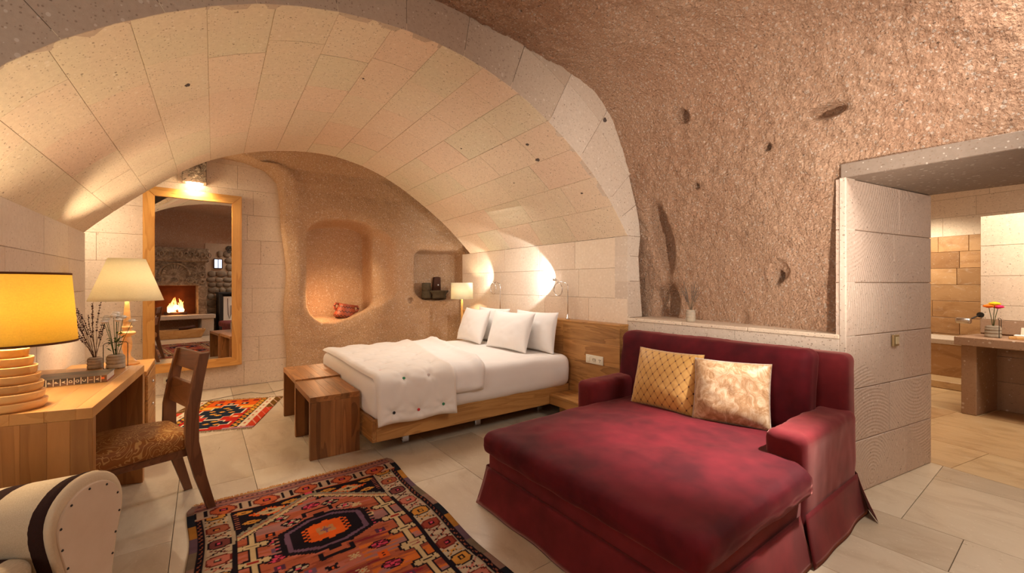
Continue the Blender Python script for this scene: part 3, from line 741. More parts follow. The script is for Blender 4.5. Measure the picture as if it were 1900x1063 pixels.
# ---- cabinet behind the desk, linen lamp ---------------------------------------
cb=thing('side_cabinet','pale oak drawer cabinet between the desk and the tall mirror','cabinet',(-.64,4.83,0))
box('body',-.27,.26,-.36,.34,.05,.665,'oak_z',cb); box('cabinet_top',-.28,.275,-.37,.35,.666,.70,'desk_wood',cb,.004)
box('plinth',-.25,.24,-.34,.32,.001,.05,'oak',cb)
for z0,z1 in ((.08,.26),(.27,.45),(.46,.65)):
    d=box('drawer',.261,.28,-.34,.32,z0,z1,'oak',cb,.003)
    lathe('knob',[(0,.0),(.012,.002),(.014,.012),(.008,.02),(.006,.026)][::-1],'steel',d,16,(.024,0,0),rot=(0,-PI/2,0))
def shade_parts(root,z0,z1,r0,r1,mat,trim=None,th=.0015):
    n=64; pr_=[(r0,z0),(r1,z1),(r1-th,z1),(r0-th,z0)]
    s=lathe('lamp_shade',pr_,mat,root,n,(0,0,0),closed=True)
    if trim:
        for r,z,nm in ((r0,z0,'lower_trim'),(r1,z1,'upper_trim')):
            lathe('shade_trim',[(r+.0015,z-.005),(r+.0015,z+.005),(r-.004,z+.005),(r-.004,z-.005)],trim,root,n,closed=True)
    bm=bmesh.new()
    for k in range(3):
        a=2*PI*k/3; add_tube(bm,[(.012*math.cos(a),.012*math.sin(a),z1-.03),((r1-.003)*math.cos(a),(r1-.003)*math.sin(a),z1-.012)],.0018,6)
    bmesh.ops.create_uvsphere(bm,u_segments=8,v_segments=6,radius=.014,matrix=Matrix.Translation((0,0,z1-.03)))
    bm_obj('shade_carrier',bm,'steel',root)
def bulb(root,z,r=.024,mat='bulb'):
    bm=bmesh.new(); bmesh.ops.create_uvsphere(bm,u_segments=16,v_segments=10,radius=r); bm_obj('bulb',bm,mat,root,True,(0,0,z))
lp=thing('table_lamp','table lamp with wide cream linen cone shade on a turned wood stem','lamp',(-.535,4.94,.701))
turned=[(0,0),(.085,0),(.085,.018),(.06,.03),(.045,.05),(.028,.07),(.024,.10),(.034,.14),(.036,.19),(.030,.235),(.026,.245),(.055,.262),(.062,.272),(.055,.284),(.030,.295),(.028,.305),(.038,.318),(.038,.328),(.026,.34),(.028,.36),(.024,.42),(.018,.50),(.014,.545),(.010,.56),(0,.56)]
lathe('turned_stem',turned,'lamp_wood',lp,32)
shade_parts(lp,.555,.92,.25,.125,'shade_cream'); bulb(lp,.70)
light('linen_lamp_light','POINT',(-.535,4.94,1.42),40,(1,.78,.52),.045)
lp=thing('table_lamp','table lamp with amber drum shade and stacked wooden ring base on the desk','lamp',(-.712,2.945,.821))
z=0
for i,r in enumerate([.112,.106,.098,.088,.078,.066,.054]):
    lathe('base_ring',[(0,z),(r*.90,z),(r*.965,z+.012),(r,z+.036),(r*.985,z+.0395),(0,z+.0395)],'lamp_wood',lp,48,(random.uniform(-.002,.002),random.uniform(-.002,.002),0)); z+=.040
lathe('lamp_neck',[(0,z),(.02,z),(.016,z+.03),(.012,z+.10),(0,z+.10)],'lamp_wood',lp,20)
shade_parts(lp,.305,.628,.213,.190,'shade_yellow','brown_trim'); bulb(lp,.45)
light('amber_lamp_light','POINT',(-.712,2.945,1.30),40,(1,.80,.54),.045)
# ---- book ----------------------------------------------------------------------
bk=thing('book','thick dark hardcover book lying on the desk, lettered spine toward the viewer','book',(-.615,3.56,.821),math.radians(-2))
L_,W_,H_=.315,.225,.040
box('cover',-L_/2,L_/2,-W_/2,W_/2,0,.003,'book_cover' if 'book_cover' in MAT else 'dark',bk,.0008) if False else None
m=M('book_jacket',.35,.4); pn=m.noise(m.pos(obj=True),9,3); m.base(m.mix(m.ramp(pn,[(.45,BW(0)),(.62,BW(1))]),rgb(52,46,46),rgb(104,74,58))); MAT['book']=m.m
m=M('book_pages',.8); m.base(rgb(216,204,184)); MAT['pages']=m.m
m=M('book_print',.5); m.base(rgb(226,212,186)); MAT['print']=m.m
m=M('book_badge',.5); m.base(rgb(206,104,52)); MAT['badge']=m.m
m=M('book_edge',.5); m.base(rgb(150,52,40)); MAT['bookred']=m.m
box('cover',-L_/2,L_/2,-W_/2,W_/2,.0,.003,'bookred',bk,.0006)
box('cover',-L_/2,L_/2,-W_/2,W_/2,H_-.003,H_,'book',bk,.0006)
box('spine',-L_/2,L_/2,-W_/2-.003,-W_/2+.001,0,H_,'book',bk,.0006)
box('page_block',-L_/2+.004,L_/2-.004,-W_/2+.001,W_/2-.005,.003,H_-.003,'pages',bk,.0004)
word='CAPPADOCIA'; x0=-L_/2+.01; stp=(L_-.035)/10
for i,ch in enumerate(word):
    x=x0+stp*(i+.5)
    cu=bpy.data.curves.new('letter','FONT'); cu.body=ch; cu.size=.021; cu.align_x='CENTER'; cu.align_y='CENTER'; cu.extrude=.0003
    o=bpy.data.objects.new('tmp',cu); COL.objects.link(o); bpy.context.view_layer.update()
    me=bpy.data.meshes.new_from_object(o.evaluated_get(bpy.context.evaluated_depsgraph_get())); bpy.data.objects.remove(o)
    o=bpy.data.objects.new('letter',me); COL.objects.link(o); me.materials.clear(); me.materials.append(MAT['print']); o.parent=bk
    o.rotation_euler=(Matrix.Rotation(PI/2,3,'X')@Matrix.Rotation(PI/2,3,'Z')).to_euler(); o.location=(x,-W_/2-.0034,H_/2)
    box('spine_stripe',x+stp/2-.0012,x+stp/2+.0012,-W_/2-.0036,-W_/2-.0028,.001,H_-.001,'print',bk,0)
box('spine_badge',L_/2-.024,L_/2-.010,-W_/2-.0036,-W_/2-.0028,.017,.030,'badge',bk,0)
# ---- vases -----------------------------------------------------------------------
m=M('ribbed_concrete',.9,.1); m.base(m.mix(m.noise(m.pos(obj=True),60,4),rgb(150,136,118),rgb(184,170,150))); m.bump(m.noise(m.pos(obj=True),120,3),.3,.002); MAT['concrete']=m.m
m=M('dry_stem',.9); m.base(rgb(96,66,44)); MAT['drystem']=m.m
m=M('dry_lavender_bud',.9); m.base(rgb(78,54,50)); MAT['bud']=m.m
m=M('green_stem',.6); m.base(rgb(64,84,30)); MAT['green']=m.m
m=M('white_petal',.7); m.base((.93,.91,.86,1)); MAT['petal']=m.m
m=M('grey_dry_stem',.9); m.base(rgb(120,100,80)); MAT['greystem']=m.m
m=M('grey_seed_head',.9); m.base(rgb(96,84,80)); MAT['greybud']=m.m
def jar(root,r,h):
    p=[(0,0),(r*.93,0),(r,.006)]; nb=3
    for i in range(nb):
        a=.006+(h*.78)*i/nb; b=.006+(h*.78)*(i+1)/nb; p+=[(r,a+.004),(r,b-.006),(r*.94,b-.003),(r*.94,b)]
    p+=[(r*.97,h*.84),(r*.82,h*.95),(r*.62,h),(r*.52,h),(r*.52,h*.6),(0,h*.6)]
    return lathe('jar',p,'concrete',root,32)
def lavender(root,z0,n,hh,spread,stem,budm,seed,bud=.005,lean=(0,0)):
    R=random.Random(seed)
    for k in range(n):
        a=R.uniform(0,2*PI); q=R.uniform(.15,1)**.6*spread; h=hh*R.uniform(.62,1)
        e=Vector((q*math.cos(a)+lean[0],q*math.sin(a)+lean[1],h)); c=[]
        for i in range(7):
            t=i/6; c.append((e.x*t**1.25+.004*math.sin(6*t+k),e.y*t**1.25,z0-.02+(e.z)*t))
        bm=bmesh.new(); add_tube(bm,c,.0013,5)
        st=bm_obj('stem',bm,stem,root)
        bm=bmesh.new()
        for i in range(11):
            t=.52+.48*i/10; j=min(int(t*6),5); f=t*6-j; p=Vector(c[j])*(1-f)+Vector(c[j+1])*f
            for s in range(2):
                m_=Matrix.Translation(p+Vector((R.uniform(-1,1),R.uniform(-1,1),R.uniform(-.5,.5)))*bud*.8)@Matrix.Rotation(R.uniform(0,3),4,'X')@Matrix.Diagonal((.7,.7,1.25,1))
                bmesh.ops.create_icosphere(bm,subdivisions=1,radius=bud*(.65 if i%3 else 1),matrix=m_)
        o=bm_obj('flower_spike',bm,budm,st); tag(o,kind='stuff')
v=thing('dried_lavender_vase','small ribbed jar of dried lavender stalks on the desk','vase',(-.60,4.03,.821)); jar(v,.040,.078); lavender(v,.075,17,.40,.15,'drystem','bud',4,.0055,(-.045,-.02))
def frond(name,root,c,e,mat,w):
    c=Vector(c);e=Vector(e);d=(e-c); s=d.cross(Vector((0,0,1)))
    if s.length<1e-4: s=Vector((1,0,0))
    s=s.normalized()*w; mpt=c+d*.5+Vector((0,0,.006)); vs=[c,mpt+s,e,mpt-s,mpt+Vector((0,0,.004))]
    return mesh_obj(name,vs,[(0,1,4),(1,2,4),(2,3,4),(3,0,4)],mat,root)
def mum(root,p,r,mat,nl=3,np_=16,flat=.5,seed=0):
    R=random.Random(seed); bm=bmesh.new()
    for L in range(nl):
        rr=r*(1-.26*L); up=.15+.35*L
        for k in range(np_-2*L):
            a=2*PI*(k+.5*L)/(np_-2*L)+R.uniform(-.08,.08); d=Vector((math.cos(a),math.sin(a),up*flat)).normalized(); s=Vector((-math.sin(a),math.cos(a),0))*rr*.21
            b=Vector((0,0,.003*L)); m1=b+d*rr*.6+Vector((0,0,rr*.08)); e=b+d*rr
            q=[bm.verts.new(x) for x in (b,m1+s,e+s*.5,e-s*.5,m1-s)]
            bm.faces.new(q)
    bmesh.ops.create_uvsphere(bm,u_segments=12,v_segments=6,radius=r*.62,matrix=Matrix.Translation((0,0,r*.12))@Matrix.Diagonal((1,1,.62,1)))
    return bm_obj('flower_head',bm,mat,root,False,p)
v=thing('chrysanthemum_vase','wire-framed ribbed jar of white chrysanthemums on the desk','vase',(-.487,3.965,.821),.4); jar(v,.050,.095)
bm=bmesh.new()
for s in (-1,1): add_tube(bm,[(.064*s,0,.002),(.064*s,0,.165),(.055*s,0,.175),(0,0,.178)],.0022,6)
add_tube(bm,[(-.064,0,.003),(0,-.05,.003),(.064,0,.003),(0,.05,.003),(-.064,0,.003)],.002,6); bm_obj('wire_frame',bm,'iron',v)
R=random.Random(12)
for k,(x,y,h) in enumerate([(-.05,.0,.335),(-.02,-.03,.36),(.01,.02,.372),(.035,-.01,.345),(-.035,.03,.35),(.0,-.05,.33),(.085,-.01,.315),(-.065,-.02,.32),(.02,.05,.35)]):
    st=tube('stem',[(0.2*x*.5,0.2*y*.5,.07),(x*.5,y*.5,.2),(x,y,h-.004)],.0016,'green',v,6)
    mum(st,(x,y,h),.033,'petal',5,18,1.1,k)
for k in range(26):
    a=R.uniform(0,2*PI); h=R.uniform(.11,.25); q=R.uniform(.01,.03); frond('leaf',v,(q*math.cos(a),q*math.sin(a),h),((q+.03)*math.cos(a),(q+.03)*math.sin(a),h+R.uniform(-.01,.025)),'green',.008)
# ---- tall mirror -------------------------------------------------------------------
th=math.radians(5.2)
mr=thing('tall_mirror','tall pine-framed mirror leaning by the lamp, reflecting the fire','mirror',(.42,6.845,.305),th)
Wm,Hm,fw=1.015,2.285,.112
# local: x from -W..0, faces -y
def mit(nm,a,mat): 
    pts=[(x,-.05,z) for x,z in a]+[(x,0,z) for x,z in a]
    bm=bmesh.new(); vs=[bm.verts.new(p) for p in pts]
    bm.faces.new([vs[i] for i in (0,1,2,3)]); bm.faces.new([vs[i] for i in (7,6,5,4)])
    for i in range(4): j=(i+1)%4; bm.faces.new([vs[i],vs[i+4],vs[j+4],vs[j]])
    bmesh.ops.bevel(bm,geom=list(bm.edges),offset=.004,segments=2,affect='EDGES'); return bm_obj(nm,bm,mat,mr)
mit('frame_board',[(-Wm,0),(-Wm+fw,fw),(-Wm+fw,Hm-fw),(-Wm,Hm)],'pine')
mit('frame_board',[(0,0),(0,Hm),(-fw,Hm-fw),(-fw,fw)],'pine')
mit('frame_board',[(-Wm,Hm),(-Wm+fw,Hm-fw),(-fw,Hm-fw),(0,Hm)],'pine_x')
mit('frame_board',[(-Wm,0),(0,0),(-fw,fw),(-Wm+fw,fw)],'pine_x')
box('mirror_glass',-Wm+fw-.01,-fw+.01,-.030,-.024,fw-.01,Hm-fw+.01,'mirror',mr,0)
box('backing_board',-Wm+.02,-.02,-.003,.012,.02,Hm-.02,'pine',mr,0)
# lamp over it
ml=thing('wall_sconce','carved grey stone wall light glowing above the tall mirror','sconce',(-.09,6.895,2.70))
m=M('carved_grey_stone',.85,.15); pn=m.noise(m.pos(obj=True),12,3,.6,1.5); m.base(m.mix(m.ramp(pn,[(.4,BW(0)),(.6,BW(1))]),rgb(120,100,84),rgb(164,144,122))); m.bump(m.ramp(pn,[(.42,BW(0)),(.5,BW(1)),(.58,BW(0))]),.9,.02); MAT['carved']=m.m
box('front_stone',-.125,.125,-.20,-.15,0,.36,'carved',ml,.006); box('side_stone',-.125,-.09,-.149,0,0,.36,'tuff_grey',ml,.004); box('side_stone',.09,.125,-.149,0,0,.36,'tuff_grey',ml,.004)
bm=bmesh.new()
for (x,z,r) in [(0,.17,.07),(-.05,.24,.035),(.05,.24,.035),(0,.09,.04)]:
    bmesh.ops.create_uvsphere(bm,u_segments=14,v_segments=8,radius=r,matrix=Matrix.Translation((x,-.20,z))@Matrix.Diagonal((1,.18,1.1,1)))
tag(bm_obj('relief_carving',bm,'carved',ml,True),kind='stuff')
bm=bmesh.new(); add_tube(bm,[(-.07,-.075,.01),(.07,-.075,.01)],.02,12); bm_obj('bulb',bm,emit('lit_sconce_bulb',(1,.85,.6),30),ml,True)
# wall socket by the mirror, cords
def socket(nm,label,loc,rot,w=.16,h=.08,kinds=('schuko','tv')):
    t=thing(nm,label,'socket',loc); t.rotation_euler=rot   # local: faces -y
    box('face_plate',-w/2,w/2,-.010,0,-h/2,h/2,'white',t,.003,2)
    n=len(kinds)
    for i,k in enumerate(kinds):
        x=-w/2+w*(i+.5)/n
        o=box('insert',x-.024,x+.024,-.0125,-.010,-.026,.026,'white',t,.001)
        if k=='schuko': lathe('socket_well',[(.016,0),(.019,0),(.019,.003),(.016,.003)],'socket_dark',o,24,(0,-.0015,0),rot=(PI/2,0,0),closed=True); 
        if k in('schuko',):
            for s in (-1,1): lathe('pin_hole',[(0,0),(.0028,0),(.0028,.002),(0,.002)],'dark',o,10,(.008*s,-.001,0),rot=(PI/2,0,0))
        if k=='tv':
            for (a,b) in ((-.009,.006),(.009,.006),(0,-.010)): box('slot',a-.0035,a+.0035,-.0032,-.0008,b-.005,b+.003,'dark',o,0,loc=(a,-.002,b))
        if k=='switch': box('rocker',x-.018,x+.018,-.016,-.0125,-.022,.022,'white',o,.002,loc=(0,-.0028,0))
    return t
m=M('socket_shadow_plastic',.4); m.base(rgb(196,184,158)); MAT['socket_dark']=m.m
s=socket('wall_socket','white socket with black plug low on the wall below the tall mirror',(-.36,6.898,.18),(0,0,0),.09,.085,('schuko',))
lathe('plug',[(0,0),(.02,0),(.02,.03),(.012,.04),(0,.04)],'dark',s,16,(0,-.012,0),rot=(PI/2,0,0))
cd=tube('power_cord',[(-.36,6.84,.18),(-.36,6.82,.08),(-.33,6.78,.006),(-.15,6.62,.006),(-.02,6.45,.006),(-.06,6.25,.006),(.05,6.22,.006),(.25,6.30,.006),(.5,6.38,.006),(.62,6.20,.006),(.8,6.25,.006),(1.0,6.45,.006),(1.2,6.50,.006)],.0035,'cordgrey' if 'cordgrey' in MAT else 'steel')
m=M('grey_cord',.6); m.base(rgb(120,108,92)); cd.data.materials[0]=m.m; tag(cd,'thin grey cord lying across the floor between kilim and back wall','cord')
# ---- nesting benches ------------------------------------------------------------------
def bench(label,x0,x1,y0,y1,h,seed):
    t=thing('nesting_bench',label,'bench',((x0+x1)/2,(y0+y1)/2,0),0,'walnut benches at the foot of the bed')
    hx,hy=(x1-x0)/2,(y1-y0)/2; R=random.Random(seed)
    cu=[-hx]+sorted([-hx+2*hx*(k+R.uniform(-.15,.15))/5 for k in range(1,5)])+[hx]
    for a,b in zip(cu,cu[1:]): box('top_board',a,b,-hy,hy,h-.045,h,'walnut',t,.0012)
    cu=[-hx]+sorted([-hx+2*hx*(k+R.uniform(-.2,.2))/5 for k in range(1,5)])+[hx]
    for a,b in zip(cu,cu[1:]):
        box('leg_board',a,b,-hy,-hy+.045,.001,h-.0455,'walnut_z',t,.0012); box('leg_board',a,b,hy-.045,hy,.001,h-.0455,'walnut_z',t,.0012)
bench('nearer walnut stave bench, lower block end facing the rug',.68,1.065,3.625,4.32,.50,1)
bench('farther walnut stave bench nested behind the other, toward the small kilim',.69,1.085,4.335,5.06,.512,2)
# ---- bed ------------------------------------------------------------------------------
bd=thing('bed','double bed on a low oak platform with white fitted sheet','bed',(2.15,4.3,0))
def bx(nm,x0,x1,y0,y1,z0,z1,mat,bev=.003): return box(nm,x0-2.15,x1-2.15,y0-4.3,y1-4.3,z0,z1,mat,bd,bev)
MAT['oak_x']=wood_mat('oak_long',rgb(200,150,88),rgb(146,96,48),8,0,.42,.2,0,.12)
bx('side_rail',1.12,3.24,3.365,3.40,.13,.31,'oak_x'); bx('side_rail',1.12,3.24,5.12,5.155,.13,.31,'oak_x')
bx('foot_rail',1.085,1.12,3.365,5.155,.13,.31,'oak'); bx('slat_base',1.12,3.24,3.40,5.12,.24,.285,'oak_x')
for x in (1.45,2.2,3.0):
    for y in (3.60,4.95): bx('bed_leg',x-.03,x+.03,y-.03,y+.03,.001,.24,'steel')
def mf(V,N):
    V=V.copy(); V[:,2]+=.012*fbm(V,2.2,2,s=71)*(N[:,2]>.5); V+=N*(.012*fbm(V,3.5,3,s=72))[:,None]
    V[:,1]+=np.where(V[:,1]<-.5,-1,0)*.02*np.exp(-(V[:,2]/.12)**2); return V
rbox('mattress',2.15,1.85,.345,.085,60,'linen',bd,mf,loc=(2.165-2.15,4.26-4.3,.287))
tag(bd,None,None)
# headboard with joined nightstand shelf
hb=thing('headboard','wide oak headboard panel along the wall behind the bed','headboard',(3.31,4.2,0))
ys=[2.675,3.47,4.25,4.98,5.72]; zs=[.12,.36,.58,.80,.985]
for a,b in zip(ys,ys[1:]):
    for c,d in zip(zs,zs[1:]): box('veneer_panel',-.058,-.045,a+.0006-4.2,b-.0006-4.2,c+.0006,d-.0006,'oak',hb,.0006)
box('core_board',-.0445,.073,2.677-4.2,5.72-4.2,.12,.984,'oak',hb,.001); box('top_board',-.062,.075,2.673-4.2,5.722-4.2,.985,1.003,'oak',hb,.002)
ns=thing('bedside_shelf','low oak bedside shelf between the bed and the red daybed','nightstand',(3.1,3.03,0))
box('shelf_top',-.145,.148,-.35,.33,.215,.238,'oak',ns,.002); box('front_board',-.145,-.12,-.35,.33,.135,.2145,'oak',ns,.002); box('end_board',-.1195,.148,-.35,-.325,.135,.2145,'oak_x',ns,.002); box('support_block',-.05,.13,-.30,.28,.001,.2145,'oak',ns,.002)
s=socket('headboard_socket','ivory three-way socket plate on the oak headboard beside the bed',(3.251,2.995,.622),(0,0,-PI/2),.235,.088,('switch','schuko','tv'))
cr=thing('clock_radio','small black bedside speaker dock with upright handset on the low shelf','radio',(3.05,2.84,.239),.3)
def oct_(nm,r,h,z): return lathe(nm,[(0,z),(r*.96,z),(r,z+.01),(r,z+h-.01),(r*.95,z+h),(0,z+h)],'dark',cr,24)
oct_('speaker_body',.055,.10,0); box('handset',-.018,.018,.0,.02,.06,.21,'dark',cr,.004,2,rot=(-.12,0,0)); box('display',-.03,.03,-.057,-.053,.03,.06,'dark',cr,.001)
# quilt and duvet (soft slabs over the mattress)
def over(y,h,ye=3.33,zt=.632,r=.085,h_side=0):
    """path across the bed: distance q from far side; returns y,z and outward normal"""
    pass
def drape(q,h,yfar,ytop,zt,r,zend,yo=0):
    """q metres along the cloth from yfar toward the viewer, then down the side. h offset"""
    l1=yfar-(ytop+r); l2=PI/2*r
    y=np.where(q<l1,yfar-q,0.); z=np.where(q<l1,zt+h,0.)
    a=np.clip((q-l1)/r,0,PI/2)
    yc=ytop+r-np.sin(a)*(r+h); zc=zt-r+np.cos(a)*(r+h)
    y=np.where(q>=l1,yc,y); z=np.where(q>=l1,zc,z)
    d=np.maximum(q-l1-l2,0); z=z-d; y=y-d*.06*np.sign(d)
    return y,z
# buttons (p,q) in quilt coordinates
QW=.70; l1=5.17-(3.33+.08); QL=l1+PI/2*.08+.30
BT=[]
for j in range(9):
    for i in range(3):
        q=QL-.09-j*.255; p=.13+.22*i+(.11 if j%2 else 0)
        if .05<p<QW-.05: BT.append((p,q))
def quiltS(u,v,side):
    p=u*QW; q=v*QL
    edge=np.minimum(np.minimum(p,QW-p),np.minimum(q,QL-q))
    rim=np.clip(edge/.035,0,1)**.5
    puff=.026*rim
    for (a,b) in BT:
        d=np.sqrt((p-a)**2+(q-b)**2); puff=puff-.020*np.exp(-(d/.035)**2)-.008*np.exp(-(d/.10)**2)
        ang=np.arctan2(q-b,p-a); puff=puff+.0022*np.sin(ang*7+a*30)*np.exp(-((d-.07)/.05)**2)
    P3=np.stack([p,q,0*p],-1); puff=puff+.0035*fbm(P3,11,3,s=81)*rim+.006*fbm(P3*np.array([1,.35,1]),6,2,s=82)*rim
    h=np.where(side==0,np.maximum(puff,.001)*1.0+.012*rim,0.0)+.004
    up=.022*np.clip((u-.75)/.2,0,1); y,z=drape(q,h+up,5.17,3.315,.640,.085,0)
    skew=np.interp(q,[0,l1,QL],[.36,.0,-.01])
    x=1.10+p+skew*(p/QW)*1.0+.10*0*p + .012*np.sin(q*3.1)
    hang=np.clip((q-l1-.1)/.3,0,1); z=z+(.01*np.sin(p*14))*hang; y=y-.012*np.sin(p*11+1)*hang
    return np.stack([x,y,z],-1)
qt=slab('quilt',quiltS,70,230,'quilt'); tag(qt,'cream quilt with coloured buttons laid across the foot of the bed','quilt')
bc=[rgb(40,120,80),rgb(206,60,60),rgb(30,34,36),rgb(214,140,140),rgb(206,110,60),rgb(60,130,100),rgb(190,170,160)]
BM=[]
for i,c in enumerate(bc):
    m=M('button_colour_'+'abcdefg'[i],.4,.5); m.base(c); BM.append(m.m)
seq=[2,1,0,0,6,3,6,5,4,0,6,0,6,6,4,0,6,5,6,0,6,6,0,6,6,6,6]
for k,(p,q) in enumerate(BT):
    P0=quiltS(np.array([[p/QW]]),np.array([[q/QL]]),0)[0,0]; Pa=quiltS(np.array([[p/QW+.02]]),np.array([[q/QL]]),0)[0,0]; Pb_=quiltS(np.array([[p/QW]]),np.array([[q/QL+.006]]),0)[0,0]
    n=Vector(Pa-P0).cross(Vector(Pb_-P0)); 
    if n.z<0 and q<l1: n=-n
    if q>=l1 and n.y>0: n=-n
    n.normalize()
    o=lathe('button',[(0,0),(.010,0),(.012,.002),(.012,.004),(.009,.0035),(0,.003)],BM[seq[k%len(seq)]],qt,16,Vector(P0)+n*.002,rot=n.to_track_quat('Z','Y').to_euler())
def duvetS(u,v,side):
    Ld=5.16-(3.29+.08)+PI/2*.08+.10
    q=v*Ld; xl=1.10+.70+np.interp(q,[0,1.7,2.2],[.30,.0,-.01])-.10; xr=np.interp(q,[0,.9,1.9,2.2],[2.50,2.36,2.12,2.06]); Wd=xr-xl; p=u*Wd
    edge=np.minimum(np.minimum(p*3,Wd-p),np.minimum(q,Ld-q)); rim=np.clip(edge/.05,0,1)**.5
    P3=np.stack([p,q,0*p],-1)
    puff=.034*rim*np.clip(.35+u*2.5,0,1)+.012*fbm(P3,4,3,s=91)*rim+.007*fbm(P3*np.array([.5,1.3,1]),13,3,s=92)*rim+.030*np.exp(-((Wd-p-.08)/.06)**2)*rim
    h=np.where(side==0,puff,0.0)+.006
    y,z=drape(q,h,5.16,3.325,.640,.08,0)
    x=xl+p+(.02*np.sin(q*5)+.012*np.sin(q*13))*u
    return np.stack([x,y,z],-1)
o=slab('duvet',duvetS,60,150,'linen'); tag(o,'white duvet folded back across the middle of the bed','duvet')
def stand_pillow(label,loc,w,h,t,lean,rz,seed,mat='pillow',group='white pillows on the bed',cat='pillow',name='pillow',wr=.006,pinch=.07):
    o=pillow(name,w,h,t,mat,None,seed,wr,36,pinch); o.rotation_mode='XYZ'; o.rotation_euler=(-lean,0,rz-PI/2); o.location=loc; tag(o,label,cat,group); return o
ZM=.628
stand_pillow('white pillow leaning on the headboard, behind on the side of the red daybed',(3.07,3.80,ZM+.005),.74,.46,.17,.16,.02,1)
stand_pillow('white pillow behind the other on the side of the small floor lamp',(3.07,4.70,ZM+.005),.76,.46,.17,.16,-.02,2)
stand_pillow('front white pillow on the side of the red daybed',(2.82,3.99,ZM+.012),.74,.46,.18,.32,.06,3)
stand_pillow('front white pillow on the side of the small floor lamp',(2.82,4.83,ZM+.012),.68,.46,.18,.34,-.05,4)
# floor lamp
fl2=thing('floor_lamp','slim floor lamp with small ivory drum shade beside the bed','lamp',(3.09,5.47,0))
lathe('base',[(0,0),(.12,0),(.12,.012),(.02,.03),(0,.03)],'lamp_wood',fl2,32)
lathe('pole',[(0,.02),(.018,.02),(.020,.5),(.017,1.0),(.012,1.25),(0,1.25)],'pine',fl2,20)
shade_parts(fl2,1.18,1.42,.163,.158,'shade_white'); bulb(fl2,1.30)
light('floor_lamp_light','POINT',(3.09,5.47,1.30),26,(1,.80,.52),.03)
# reading lamps
def reader(label,y,aim):
    t=thing('reading_lamp',label,'lamp',(3.315,y,1.004),0,'flexible steel reading lamps on the headboard')
    lathe('lamp_foot',[(0,0),(.022,0),(.022,.012),(.011,.016),(.011,.05),(0,.05)],'steel',t,20)
    pts=[(0,0,.04),(0,0,.36)]+[(0,.05*(1-math.cos(a)),.36+.05*math.sin(a)) for a in np.linspace(.2,PI/2,6)]
    cx,cz=.155,.335
    pts+=[(-.008*i,.05+.02*i,.41+.006*i) for i in (1,2)]
    for a in np.linspace(0,2*PI,22)[1:]: pts.append((-.02-.0015*a,cx-.02-.072*math.sin(-a)*1.0-.0+.0,cz+.075*math.cos(a)))
    pts+= [(-.035,.125,.435),(-.045,.16,.445)]
    tube('flexible_arm',pts,.006,'steel',t,8)
    d=Vector(aim).normalized(); h=Vector((-.048,.168,.448))
    q=d.to_track_quat('Z','Y').to_euler()
    hd=lathe('lamp_head',[(0,-.03),(.010,-.028),(.018,-.01),(.021,.012),(.017,.012),(.013,0),(0,0)],'steel',t,20,h,rot=q)
    lathe('bulb',[(0,.001),(.013,.001),(.013,.010),(0,.012)],'bulb_white',hd,14)
reader('steel reading lamp on the headboard end near the red daybed',3.46,(.25,1,.0))
reader('steel reading lamp over the pillows nearer the small floor lamp',4.80,(-.5,-.55,.0))
# ---- daybed ----------------------------------------------------------------------------
dbd=thing('daybed','deep burgundy velvet chaise daybed with skirt against the ledge wall','sofa',(2.35,1.65,0))
DX,DY=2.35,1.65
def rb(nm,x0,x1,y0,y1,z0,z1,r,mat,fn=None,n=24,rot=None): return rbox(nm,x1-x0,y1-y0,z1-z0,r,n,mat,dbd,fn,loc=((x0+x1)/2-DX,(y0+y1)/2-DY,z0),rot=rot)
def soft(a,f,s): return lambda V,N: V+N*(a*fbm(V,f,3,s=s))[:,None]
rb('seat_base',1.47,3.26,.86,2.27,.05,.36,.03,'velvet_side_lit',soft(.006,4,101))
def seatf(V,N):
    V=V.copy(); hx,hy=.80,.73
    x=V[:,0]; 
    k=sstep(.20,.30,x)      # notch beside the near arm
    V[:,1]+=np.where(V[:,1]<0,1,0)*.20*k*np.clip(-V[:,1]/hy,0,1)
    cr=(1-np.clip(np.abs(V[:,0])/.85,0,1)**2.5)*(1-np.clip(np.abs(V[:,1])/.8,0,1)**2.5)
    V[:,2]+=np.where(N[:,2]>.3,1,0)*.035*cr
    V+=N*(.012*fbm(V,2.6,3,s=111)+.005*fbm(V*np.array([1,1,3]),11,2,s=112))[:,None]
    V[:,2]+=.004*np.sin(V[:,1]*9+V[:,0]*5)*cr
    return V
rb('seat_cushion',1.405,3.02,.80,2.265,.335,.475,.055,'velvet',seatf,60)
# piping seam along the cushion edge
def arm(nm,y0,y1,s):
    def f(V,N):
        V=V.copy(); t=V[:,2]+.3
        V[:,1]*=1+.10*np.clip(t/.6,0,1); V+=N*(.007*fbm(V,3.5,3,s=s)+.004*fbm(V*np.array([3,3,.8]),9,2,s=s+1))[:,None]; return V
    return rb(nm,2.44,3.26,y0,y1,.06,.625,.05,'velvet_side_lit',f,26)
arm('arm',2.275,2.45,121); arm('arm',.845,1.03,131)
rb('back_frame',3.17,3.345,.865,2.46,.06,.965,.05,'velvet_side_lit',soft(.006,3,141),26)
def backf(V,N):
    V=V.copy(); V+=N*(.014*fbm(V,3,3,s=151)+.005*fbm(V*np.array([1,3,.7]),9,2,s=152))[:,None]
    V[:,0]*=1+.25*(1-np.clip(np.abs(V[:,1])/.75,0,1)**2)*(1-np.clip(np.abs(V[:,2])/.27,0,1)**2)
    V[:,0]+=V[:,2]*.16; return V
rb('back_cushion',2.955,3.165,1.005,2.45,.47,.985,.06,'velvet',backf,46)
